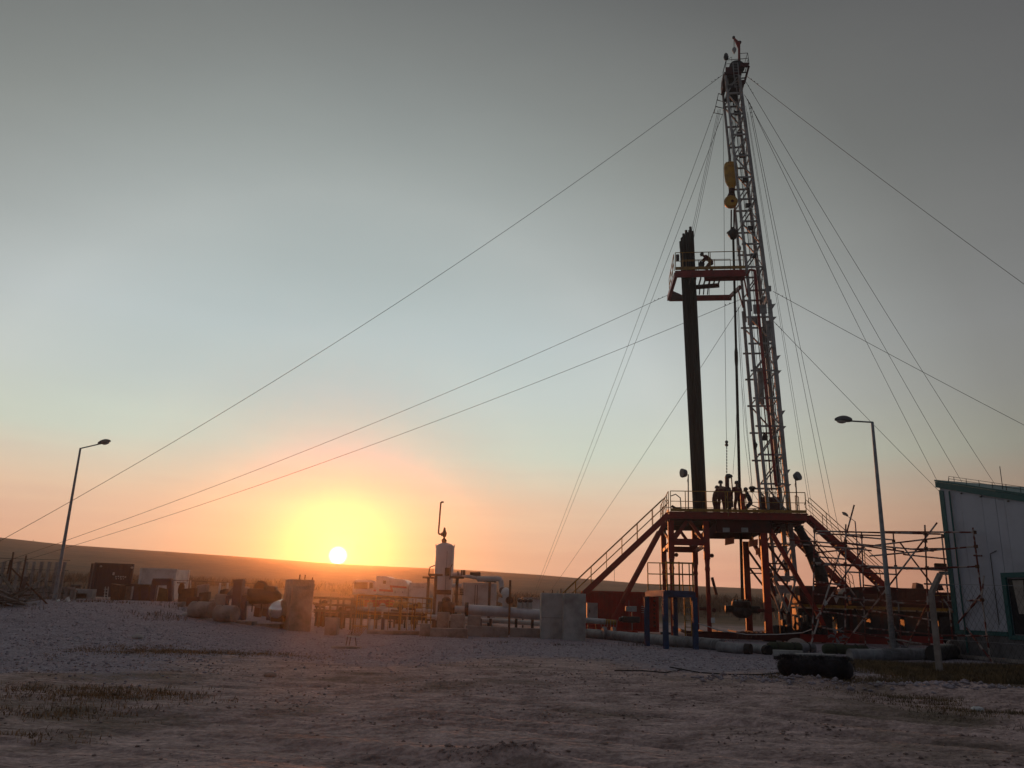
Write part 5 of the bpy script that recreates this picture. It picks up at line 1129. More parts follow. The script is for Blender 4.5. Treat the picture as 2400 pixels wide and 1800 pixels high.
# yellow railing round a pit
YR = thing('yellow_railing', 'yellow tube railing around the pipework in front of the striped truck', 'railing', onG(915, 1475))
YY = 39.0
def yr(px, py, Y=YY): return at(px, py, Y)
rp_ = [(838, 1394), (882, 1396), (942, 1399), (1012, 1403)]
for (x0, y0), (x1, y1) in zip(rp_, rp_[1:]):
    pipe('top_rail', [yr(x0, y0), yr(x1, y1)], .032, YEL, YR, 8); 
    for dy in (22, 44): pipe('mid_rail', [yr(x0, y0 + dy), yr(x1, y1 + dy)], .018, YEL, YR, 6)
for x in (838, 844, 853, 882, 942, 957, 975, 991, 1003, 1012):
    a = yr(x, 1394 + (x - 838) * .052); pipe('post', [V(a[0], a[1], gz(a[0], a[1])), a], .028 if x in (838, 882, 942, 1012) else .016, YEL, YR, 6)
for x0, x1, yy_ in ((836, 884, 1410), (905, 1008, 1412)): pipe('mid_rail', [yr(x0, yy_, YY + 2.4), yr(x1, yy_ + 3, YY + 2.4)], .02, YEL, YR, 6)
for x in (848, 866, 913, 938, 968, 1000): a = yr(x, 1404, YY + 2.4); pipe('post', [V(a[0], a[1], gz(a[0], a[1])), a], .02, YEL, YR, 6)
WF = thing('timber_trestle', 'low grey trestle fence of posts and boards left of the yellow railing', 'fence', onG(795, 1465, 43))
for x in (752, 776, 793, 806, 826): a = at(x, 1400, 43); bar('post', V(a[0], 43, gz(a[0], 43)), V(a[0], 43, a[2]), .1, .1, WOOD, WF)
for y in (1403, 1418, 1432): bar('board', at(735, y - 2, 42.9), at(834, y + 2, 42.9), .05, .12, WOOD, WF)
# pipework bay behind the yellow railing and left of the vessel
PB = thing('pipe_manifold', 'low tangle of risers, flanges and valves between trestle fence and vessel', 'manifold', onG(900, 1455, 45))
for k in range(15):
    x = 742 + 17.5 * k + rnd.uniform(-5, 5); Yk = rnd.uniform(43.5, 47.5); p = onG(x, 1450, Yk); h_ = rnd.uniform(.5, 1.5)
    m_ = rnd.choice([DGR, RUST, OFFW, DRED])
    pipe('riser', [p, p + V(0, 0, h_), p + V(rnd.choice((-.5, .5)), 0, h_ + .04)], .06, m_, PB, 8)
    MB().lathe([(.05, -.03), (.15, -.03), (.15, .03), (.05, .03)], p + V(0, 0, h_ * .6), n=12).build('flange', DGR, PB)
    if k % 2: MB().lathe([(.10, -.015), (.17, -.015), (.17, .015), (.10, .015)], p + V(0, -.1, h_ + .2), V(0, 1, 0), 14).build('hand_wheel', m_, PB); pipe('stem', [p + V(0, 0, h_), p + V(0, -.05, h_ + .2)], .025, DGR, PB, 6)
for y, r_, m_ in ((1428, .10, OFFW), (1437, .07, RUST), (1446, .13, DGR)): pipe('header_pipe', [at(738, y - 6, 46), at(840, y - 2, 46), at(1015, y + 4, 46)], r_, m_, PB, 10)
# scrap and fittings left of the tall block
for k in range(14):
    x = (418, 432, 447, 463, 470, 484, 515, 600, 612, 628, 640, 700, 748, 690)[k]; Yk = 42 + (k * 37 % 60) / 10; p = onG(x, 1440, Yk); w_ = .3 + (k * 13 % 7) * .09; h_ = .25 + (k * 29 % 11) * .09
    o_ = MB().prism([p + V(-w_ / 2, 0, -.05), p + V(w_ / 2, 0, -.05), p + V(w_ * .45, 0, h_), p + V(-w_ * .4, 0, h_ * .9)], V(.05, .35, 0)).build('scrap_block', (CONC2, RUST, DRED, CONC2, DGR)[k % 5], bevel=.03)
    tag(o_, 'rough scrap block among the clutter left of the tall concrete block', 'scrap block', 'scrap blocks left of the tall concrete block')
# small rusty bench frame and its slab
BN = thing('tilted_bench', 'small tilted rusty slatted frame on thin legs standing on gravel', 'frame', onG(832, 1512))
Yb = onG(832, 1512)[1]
for k in range(9):
    f = k / 8; bar('slat', at(829 + 32 * f, 1467, Yb + .5), at(815 + 27 * f, 1489 + 2 * f, Yb - .1), .015, .02, RUST, BN)
bar('edge', at(828, 1467, Yb + .5), at(862, 1468, Yb + .5), .02, .05, YEL, BN); bar('edge', at(812, 1490, Yb - .1), at(843, 1493, Yb - .1), .02, .05, OFFW, BN)
for x0, y0, x1 in ((815, 1491, 811), (833, 1492, 835), (828, 1468, 818)): a = at(x1, 1512, Yb); bar('leg', at(x0, y0, Yb), V(a[0], Yb, gz(a[0], Yb)), .025, .025, RUST, BN)
p = onG(812, 1517); MB().box((p[0], p[1], p[2] + .03), (.95, .4, .1)).build('foot_slab', CONC2, BN, bevel=.02)

# ================================================================== BLUE PUMP, NAVY FRAMES (left)
def pf(x, y, Y=39.5): return at(420 + x / 5.53, 1280 + y / 5.53, Y)
PM = thing('pump_unit', 'dark motor pump on a navy steel frame left of the tall block in the glare', 'pump', onG(610, 1455, 39.5))
bar('frame_leg', pf(850, 640), pf(830, 960), .2, .2, NAVY, PM); bar('frame_leg', pf(1185, 700), pf(1160, 960), .2, .2, NAVY, PM)
bar('frame_beam', pf(850, 670), pf(1200, 700), .22, .26, NAVY, PM)
MB().lathe([(.1, 0), (.36, .02), (.36, .9), (.3, 1.3), (.1, 1.5)], pf(920, 650), unit(pf(1240, 650) - pf(920, 650)), 16).build('motor', DGR, PM, smooth=True)
MB().box(pf(960, 620), (.5, .5, .5)).build('gearbox', DGR, PM, bevel=.08)
MB().box(pf(1180, 590), (.6, .5, .55)).build('pump_head', DGR, PM, bevel=.1)
pipe('bent_pipe', [pf(990, 620), pf(985, 520), pf(1030, 455), pf(1090, 470), pf(1150, 530), pf(1190, 580)], .05, DGR, PM, 8)
MB().lathe([(.3, -.04), (.36, -.04), (.36, .04), (.3, .04)], pf(1060, 545), V(0, 1, 0), 20).build('fly_wheel', RUST, PM)
for x in (955, 1075, 1190): pipe('hose', [pf(x, 700), pf(x - 8, 780), pf(x - 15, 850)], .03, RUB, PM, 6)
BP = thing('navy_column', 'broad navy steel column standing left of the pump unit', 'column', onG(551, 1450, 40))
bar('column', onG(552, 1450, 40) - V(0, 0, .05), at(562, 1362, 40), .52, .4, NAVY, BP); bar('cap', at(548, 1362, 40), at(572, 1361, 40), .4, .14, NAVY, BP)
bar('side_leg', onG(530, 1445, 40.2), at(534, 1400, 40.2), .14, .14, NAVY, BP); bar('cross_beam', at(530, 1400, 40.2), at(545, 1399, 40.2), .12, .16, NAVY, BP)
SV = thing('silver_tank', 'shiny silver tank end gleaming beside the tall block left of the sun', 'tank', onG(650, 1455, 38.2))
c_ = pf(1275, 835, 38.6)
MB().lathe([(.04, -.36), (.22, -.32), (.38, -.2), (.44, 0), (.44, .8), (.02, .85)], c_, V(-.15, 1, .12), 24).build('shell', mat('polished_metal', (.8, .8, .78), .16, 1.0, (.7, .7, .68), 3), SV, smooth=True)
MB().box(pf(1285, 935, 38.7), (.55, .6, .3)).build('cradle', RUST, SV, bevel=.03)
BT = thing('sheet_metal_heap', 'crumpled pale sheet metal heap behind the navy column', 'sheet metal', onG(580, 1440, 42))
for k in range(9):
    c_ = at(556 + 9 * k, 1385 + 6 * (k % 4) + 2 * k, 41.5); r_ = rnd.uniform(.3, .6)
    MB().prism([c_ + V(-r_, 0, -r_ * .4), c_ + V(r_ * .8, .2, -r_ * .5), c_ + V(r_, .1, r_ * .3), c_ + V(-r_ * .3, -.1, r_ * .5)], V(.02, .12, .05)).build('sheet', INSUL, BT)
pipe('heap_post', [onG(578, 1445, 41.8), at(578, 1400, 41.8)], .06, OFFW, BT, 6)
def ff(x, y, Y=50): return at(x / 4.424, 1200 + y / 4.424, Y)
NF = thing('navy_frame', 'navy steel portal frame with an olive board, right of the white container', 'frame', onG(378, 1420, 50))
bar('post', onG(1575 / 4.424, 1416, 50), ff(1612, 710), .3, .3, NAVY, NF); bar('post', onG(1760 / 4.424, 1420, 50), ff(1765, 715), .3, .3, NAVY, NF); bar('beam', ff(1590, 725), ff(1785, 725), .3, .4, NAVY, NF)
MB().prism([ff(1610, 985, 49.6), ff(1735, 985, 49.6), ff(1735, 800, 49.6), ff(1650, 780, 49.6)], V(0, .08, 0)).build('board', mat('ochre_board', (.16, .09, .03), .8, 0, (.10, .06, .02), 4), NF)
TB = thing('dark_workbench', 'long dark workbench frame between navy container and navy portal frame', 'workbench', onG(325, 1415, 51))
bar('top', ff(1240, 755, 51), ff(1580, 765, 51), .8, .14, DGR, TB)
for x in (1260, 1450, 1555): bar('leg', ff(x, 765, 51), onG(x / 4.424, 1414, 51), .14, .14, DGR, TB)
MB().box(ff(1500, 870, 51.2), (1.3, .5, 1.2)).build('cabinet', NAVY, TB, bevel=.03)
MB().box(ff(1330, 850, 53), (.5, .3, 1.0)).build('upright_panel', WOOD, TB); MB().box(ff(1395, 830, 53), (.36, .3, .9)).build('white_panel', OFFW, TB)
BB = thing('dark_barrel_rack', 'dark leaning barrel rack before the navy container', 'rack', onG(270, 1424, 50))
MB().prism([ff(1140, 960), ff(1185, 998), ff(1210, 990), ff(1240, 760), ff(1150, 740)], V(.1, .7, 0)).build('body', RUST, BB, bevel=.03)
GP = thing('gate_valve_stand', 'dark valve stand on thin legs right of the navy portal frame', 'valve', onG(424, 1415, 51))
MB().ball(ff(1880, 800, 51), (.2, .2, .42), 10, 8).build('valve_body', RUST, GP, smooth=True)
for s_ in (-16, 14): bar('leg', ff(1880 + s_, 840, 51), onG((1880 + s_ * 1.6) / 4.424, 1415, 51), .12, .12, RUST, GP)
MB().lathe([(.2, -.03), (.26, -.03), (.26, .03), (.2, .03)], ff(1880, 735, 51), V(0, 0, 1), 14).build('hand_wheel', RUST, GP)
tag(MB().tube([ff(1975, 710, 51), ff(1975, 835, 51), ff(1915, 840, 51)], .035, 6).build('bent_pipe', OFFW, smooth=True), 'thin white bent pipe beside the dark valve stand', 'pipe')
tag(MB().tube([ff(1750, 708, 52), ff(1975, 712, 52), ff(2400, 735, 52), at(600, 1368, 52)], .02, 5).build('fence_wire', WIRE, smooth=True), 'single long wire stretched behind the valve stand towards the pump', 'wire')
for x, lab in ((512, 'left one of two pale stakes behind the concrete pillar'), (530, 'right one of two pale stakes behind the concrete pillar')):
    tag(MB().beam(onG(x, 1410, 47), at(x + 4, 1366, 47), .12, .08).build('stake', OFFW), lab, 'stake', 'pale stakes')

# left fence with concrete posts and low wall, lumber heap
LF = thing('concrete_post_fence', 'grey fence of slim concrete posts behind the rubbish heap on the far left', 'fence', onG(80, 1400, 44))
for k in range(9):
    x = -6 + 18 * k; a = onG(x, 1400, 45); tpz = at(x + 12, 1316 + .1 * k, 45)[2]
    bar('post', a - V(0, 0, .1), V(a[0], a[1], tpz), .13, .13, CONC2, LF)
for z in (.35, .95, 1.55, 2.1): pipe('fence_wire', [onG(-20, 1400, 45) + V(0, 0, z), onG(150, 1400, 45) + V(0, 0, z)], .012, WIRE, LF, 4)
tag(chainlink(onG(-18, 1400, 45.1), onG(142, 1400, 45.1), 2.0, cell=.22).build('wire_netting', GALV, LF), kind='stuff')
LW = thing('low_block_wall', 'low wall of concrete posts with dark openings at the far left', 'wall', onG(80, 1400, 46.5))
a, b_ = onG(-10, 1396, 46.5), onG(170, 1400, 46.5)
bar('coping', a + V(0, 0, .62), b_ + V(0, 0, .62), .25, .14, CONC2, LW)
for k in range(13): p = a + (b_ - a) * (k / 12); bar('pier', p - V(0, 0, .1), p + V(0, 0, .55), .28, .22, CONC2, LW)
MB().prism([a + V(0, .4, -.1), b_ + V(0, .4, -.1), b_ + V(0, .4, .5), a + V(0, .4, .5)], V(0, .05, 0)).build('back_panel', DGR, LW)
def lf(x, y, Y=37.5): return at(x / 9.215, 1280 + y / 9.215, Y)
LS = thing('rusty_pole_tripod', 'dark rusty poles crossing each other like a tripod at the far left edge', 'pole frame', onG(40, 1425, 38))
for (x0, y0, x1, y1) in ((290, 130, 175, 850), (570, 200, 390, 1150), (240, 470, 1090, 1320), (230, 300, 160, 600), (260, 770, 180, 860)):
    pipe('pole', [lf(x0, y0), lf(x1, y1)], .035, RUST, LS, 6)
LH = []
for i in range(26):
    x = rnd.uniform(-4, 62); y = rnd.uniform(1412, 1440); Y = rnd.uniform(35, 38.5); p = onG(x, y, Y); d = V(rnd.uniform(-1, 1), rnd.uniform(-.6, .6), rnd.uniform(-.05, .35)); L_ = rnd.uniform(.8, 2.2)
    hh = rnd.uniform(.05, .55) * (1 - abs(x - 28) / 50)
    o = MB().beam(p + V(0, 0, max(.05, hh)), p + V(0, 0, max(.05, hh)) + unit(d) * L_, rnd.uniform(.08, .16), rnd.uniform(.03, .07)).build('plank', rnd.choice([WOOD, WOOD, DGR, CONC2]))
    tag(o, 'loose old plank in the scrap timber heap at the far left edge', 'plank', 'planks in the scrap heap')
for i, (x0, y0, x1, y1) in enumerate(((350, 1060, 330, 1290), (480, 1130, 410, 1320), (545, 1240, 470, 1360), (760, 1240, 600, 1420))):
    tag(MB().beam(lf(x0, y0, 36.5), lf(x1, y1, 36.2), .14, .1).build('concrete_stake', CONC2), ('first', 'second', 'third', 'fourth')[i] + ' from the left of four pale stakes leaning out of the scrap heap', 'stake', 'leaning stakes by the scrap heap')
tag(MB().tube([lf(0, 1230, 35.5), lf(300, 1330, 35.5), lf(770, 1500, 35.2)], .05, 6).build('rusty_pole', RUST, smooth=True), 'long dark pole lying across the front of the scrap heap', 'pole')
tag(MB().prism([lf(1150, 1250, 39), lf(1230, 1160, 39), lf(1250, 1200, 39), lf(1210, 1240, 39)], V(0, .2, .05)).build('litter', LITT), 'left scrap of white litter in the weeds behind the left lamp', 'litter')
tag(MB().prism([lf(1340, 1200, 39), lf(1440, 1110, 39), lf(1470, 1210, 39), lf(1400, 1225, 39)], V(0, .2, .05)).build('litter', LITT), 'right scrap of white litter in the weeds behind the left lamp', 'litter')
DS = thing('scrap_stack', 'low stack of pale slabs and dark tube left of the navy container', 'stack', onG(185, 1402, 50))
MB().box(onG(175, 1392, 50) + V(0, 0, .2), (1.8, .6, .3)).build('slab', CONC2, DS, bevel=.02); MB().box(onG(200, 1396, 50) + V(0, 0, .3), (1.0, .6, .6)).build('slab', CONC, DS, bevel=.02)
pipe('tube', [at(166, 1374, 50), at(190, 1374, 50)], .1, DGR, DS, 8)

# ================================================================== LAID PIPES AND RUBBISH (right of centre)
def ground_pipe(name, label, pix, r, m, n=16, bands=0, open_end=None, cat='pipe'):
    pts = []
    for x, y in pix:
        p = onG(x, y); pts.append(V(p[0], p[1], p[2] + r * .85))
    t = thing(name, label, cat, pts[len(pts) // 2] - V(0, 0, r))
    pipe('pipe_section', pts, r, m, t, n)
    for k in range(bands):
        f = (k + .5) / bands * (len(pts) - 1); i = int(f); p = pts[i] + (pts[i + 1] - pts[i]) * (f - i); d = unit(pts[i + 1] - pts[i])
        MB().lathe([(r * 1.0, -.02), (r * 1.035, -.015), (r * 1.035, .015), (r * 1.0, .02)], p, d, n).build('strap', GALV, t)
    if open_end:
        for e in open_end:
            i = 0 if e == 0 else -1; d = unit(pts[0] - pts[1]) if e == 0 else unit(pts[-1] - pts[-2])
            MB().lathe([(r * .8, -.3), (r * .8, .012), (r * 1.04, .012), (r * 1.04, -.2)], pts[i], d, n).build('open_end', RUB, t)
            MB().lathe([(r * .78, .014), (.01, .0141)], pts[i], d, n).build('dark_mouth', RUB, t)
    return t
ground_pipe('insulated_pipe', 'silver clad insulated pipe lying on the ground behind the blue stand', [(1376, 1494), (1423, 1498), (1503, 1507), (1568, 1514), (1640, 1521), (1692, 1526)], .235, INSUL, bands=9)
ground_pipe('insulated_pipe', 'silver clad pipe piece ending in a black open mouth right of the blue stand', [(1686, 1528), (1730, 1532), (1760, 1534)], .2, INSUL, bands=3, open_end=[1])
ground_pipe('insulated_pipe', 'short clad pipe whose black mouth shows just left of the bristly roll', [(1768, 1531), (1802, 1535)], .18, INSUL, bands=2, open_end=[1])
ground_pipe('insulated_pipe', 'crumpled silver clad pipe lying between lamp foot and fence post', [(1992, 1548), (2050, 1549), (2120, 1547), (2175, 1545), (2222, 1543)], .22, INSUL, bands=7)
t = ground_pipe('flanged_pipe', 'open flanged pipe end at the foot of the workshop wall', [(2190, 1548), (2232, 1542)], .3, DGR)
p = onG(2234, 1541) + V(0, -.1, .28)
MB().lathe([(.2, -.06), (.42, -.06), (.42, .06), (.2, .06)], p, unit(V(.45, -.9, .1)), 20).build('flange_ring', CONC2, t); MB().lathe([(.19, 0), (.01, .001)], p + V(.02, -.06, 0), unit(V(.45, -.9, .1)), 18).build('dark_mouth', RUB, t)
VC = thing('pipe_clamp', 'bluish silver clamp with long bolts wrapped round the insulated pipe', 'clamp', onG(1428, 1508))
p = onG(1427, 1498) + V(0, -.05, .26)
for o in (-.22, .22): MB().lathe([(.24, -.09), (.34, -.09), (.34, .09), (.24, .09)], p + V(o, 0, 0), V(1, .08, 0), 18).build('clamp_half', INSUL, VC)
for k in range(6): pipe('bolt', [p + V(-.38 + .15 * k, -.05, .32), p + V(-.4 + .16 * k, -.05, .62 + .05 * (k % 2))], .014, GALV, VC, 5)
def slab(label, x0, x1, y, h_, dep, m, Y=None, name='concrete_beam', cat='concrete beam', group='beams lying by the bristly roll'):
    a, b_ = onG(x0, y), onG(x1, y + 3); o = MB().beam(a + V(0, 0, h_ / 2), V(b_[0], b_[1], a[2] + h_ / 2), dep, h_).build(name, m, bevel=.01)
    return tag(o, label, cat, group)
slab('pale concrete beam lying behind the bristly roll, left and upper one', 1812, 1882, 1536, .2, .3, CONC); slab('pale concrete beam lying behind the bristly roll, right and lower one', 1866, 1958, 1545, .2, .3, CONC)
o = slab('dark beam under the two pale concrete beams', 1815, 1868, 1544, .12, .3, DGR)
for i, (x, y, L_, m, lab) in enumerate(((1800, 1528, 1.4, GREEN, 'rolled olive canvas bundle behind the open pipe mouths'), (1930, 1533, 1.8, GREEN, 'long olive canvas roll behind the pale beams'), (1850, 1529, 1.1, INSUL, 'grey canvas wrapped bundle behind the pale beams'))):
    p = onG(x, y); q = V(p[0] + L_, p[1] + .2, p[2]); t = thing('canvas_roll', lab, 'canvas roll', p, 'canvas rolls')
    r_ = .2; MB().lathe([(.02, 0), (r_ * .8, .02), (r_, .1), (r_ * 1.06, L_ * .4), (r_ * .94, L_ * .7), (r_, L_ - .1), (r_ * .8, L_), (.02, L_ - .04)], p + V(0, 0, r_ * .85), unit(q - p), 14).build('roll', m, t, smooth=True)
    for f in (.25, .75): MB().lathe([(r_ * 1.05, -.02), (r_ * 1.1, 0), (r_ * 1.05, .02)], p + V(0, 0, r_ * .85) + unit(q - p) * L_ * f, unit(q - p), 12).build('strap', RUB, t)
dm = thing('grey_dome', 'grey rounded drum half hidden by canvas rolls before the rig', 'drum', onG(1868, 1518)); MB().ball(onG(1868, 1520) + V(0, 0, .12), (.45, .4, .34), 16, 10).build('shell', CONC2, dm, smooth=True)
wr = thing('wrapped_valve', 'valve wrapped in crumpled silver foil behind the scaffold foot', 'wrapped valve', onG(1968, 1530))
p = onG(1966, 1530)
for k in range(16):
    q = p + V(rnd.uniform(-.28, .28), rnd.uniform(-.12, .12), .12 + .05 * k); e_ = lambda: V(rnd.uniform(-.2, .2), rnd.uniform(-.12, .12), rnd.uniform(-.14, .14))
    MB().prism([q + e_(), q + e_(), q + e_(), q + e_() * .5], V(.01, .03, .012)).build('foil_fold', INSUL, wr)
w2 = thing('foil_sheet', 'torn grey foil sheet standing by the silver pipe behind the lamp', 'foil sheet', onG(2110, 1528)); 
for (a_, b2, c2) in (((2098, 1503), (2100, 1522), (2112, 1512)), ((2112, 1510), (2110, 1532), (2146, 1526)), ((1980, 1505), (1975, 1535), (2000, 1538))): MB().prism([at(*a_, 34.5), at(*b2, 34.5), at(*c2, 34.5)], V(.02, .04, .0)).build('sheet', INSUL, w2)
# white safety tape and hoop guard
rope('safety_tape', 'sagging white rope barrier strung in front of the rig foot', [at(1636, 1461, 37), at(1690, 1478, 38), at(1750, 1487, 38.5), at(1820, 1487, 38), at(1880, 1483, 37), at(1905, 1474, 36)], r=.02, m=TAPE, cat='rope barrier')
hg = thing('hoop_guard', 'yellow brown hooped pipe guard lying before the rig foot', 'guard', onG(1765, 1500, 42))
for k in range(6):
    x = 1728 + 11 * k; pipe('hoop', [at(x, 1496, 42), at(x + 3, 1483, 42), at(x + 12, 1479, 42.3), at(x + 17, 1481, 42.6)], .02, RUST, hg, 6)
for y in (1481, 1488): pipe('bar', [at(1725, y, 42.2), at(1805, y + 3, 42.2)], .018, RUST, hg, 6)
# assorted dark machinery clutter at rig foot
cl = thing('pump_manifold', 'dark cluster of hoses and valves at the foot of the mast', 'machinery', onG(1850, 1490, 43.5))
for k in range(14):
    x = 1822 + 9 * k + rnd.uniform(-3, 3); zc = rnd.uniform(.2, 1.5); p = at(x, 1480, 43.4 + .3 * (k % 3))
    MB().box((p[0], p[1], .1 + zc / 2), (rnd.uniform(.2, .4), .4, zc)).build('valve_body', DGR, cl, bevel=.05)
    pipe('hose', [V(p[0], p[1] - .25, zc), V(p[0] + rnd.uniform(-.3, .3), p[1] - .5, zc * .6), V(p[0] + rnd.uniform(-.4, .4), p[1] - .4, .05)], .05, RUB, cl, 6)
tag(MB().beam(at(1553, 1493, 41), at(1545, 1472, 41) + V(.5, 0, 0), .06, .05).build('prop_bar', WHT), 'short white bar leaning behind the blue stand legs', 'bar')

# bristly black roll
c0, c1 = onG(1834, 1588), onG(1996, 1602)
BR = thing('bristly_roll', 'big black bristly roll lying on the gravel at lower right', 'roll', (c0 + c1) / 2, None)
a = c0 + V(0, 0, .25); b_ = c1 + V(0, 0, .25); Lr = np.linalg.norm(b_ - a); dr = unit(b_ - a)
FUR = mat('black_bristles', (.014, .014, .018), .9, 0, (.03, .03, .04), 5)
MB().lathe([(.05, -.10), (.16, -.04), (.22, .08), (.26, .3), (.275, Lr * .4), (.26, Lr * .6), (.28, Lr - .3), (.25, Lr - .1), (.15, Lr + .02), (.05, Lr + .05)], a, dr, 20).build('core', FUR, BR, smooth=True)
rg = np.random.default_rng(5); nb = 9000
f = rg.uniform(-.02, 1.02, nb); an = rg.uniform(0, 2 * pi, nb); s_, n_ = frame(dr)
rad = np.outer(np.cos(an), s_) + np.outer(np.sin(an), n_); base = a + np.outer(f * Lr, dr) + rad * .25
tip = base + rad * rg.uniform(.01, .06, (nb, 1)) + rg.normal(0, .02, (nb, 3)); side = np.cross(rad, dr) * .006 + dr * .006
vv = np.stack([base - side, base + side, tip], 1).reshape(-1, 3); fc = np.arange(nb * 3).reshape(-1, 3)
fo = fast_mesh('bristles', vv - (c0 + c1) / 2, fc, FUR); fo.parent = BR; fo['kind'] = 'stuff'

# cable on the gravel
pts = [onG(x, y) + V(0, 0, .02) for x, y in ((1440, 1572), (1500, 1574), (1560, 1580), (1600, 1570), (1570, 1566), (1640, 1576), (1700, 1583), (1760, 1585), (1810, 1580), (1835, 1576))]
tag(MB().tube(pts, .016, 6).build('cable', RUB, smooth=True), 'black cable snaking over the gravel left of the bristly roll', 'cable')
# stray stones and litter
def stone(label, px, py, s_, m, name='stone', cat='stone', group='single stones on the yard'):
    p = onG(px, py); mb = MB().ball((0, 0, 0), 1, 9, 6); vs = np.array(mb.v); ns = 1 + .3 * vnoise(vs[:, 0] * 1.7 + px, vs[:, 1] * 1.7 + vs[:, 2] * 2, 31)
    mb.v = [tuple(p + V(q[0] * s_, q[1] * s_ * .7, q[2] * s_ * .5 + s_ * .25) * 1) for q in vs * ns[:, None]]
    return tag(mb.build(name, m, smooth=False), label, cat, group)
stone('dark flat stone on the dirt left of centre', 634, 1582, .14, CONC2); stone('round stone on the gravel at left', 322, 1496, .2, CONC); stone('small grey stone near the left lumber heap', 438, 1445, .25, CONC)
stone('crumpled white plastic scrap on the dirt at the lower right', 2291, 1568 + 100, .11, LITT, 'litter', 'litter', None)
stone('pale stone in the dry grass at far right', 2262, 1606, .12, CONC); stone('small stone in the dry grass right of the bristly roll', 2060, 1600, .09, CONC)

# power poles on the skyline
for x, y0, y1, lab in ((1440, 1334, 1366, 'thin pole on the skyline left of the rig strut'), (78, 1265, 1277, 'tiny pole on the skyline near the left edge')):
    q = at(x, y1, 415); tag(MB().tube([V(q[0], q[1], q[2] - 1.5), at(x, y0, 415)], .12, 6).build('utility_pole', RUST, smooth=True), lab, 'pole', 'poles on the skyline')

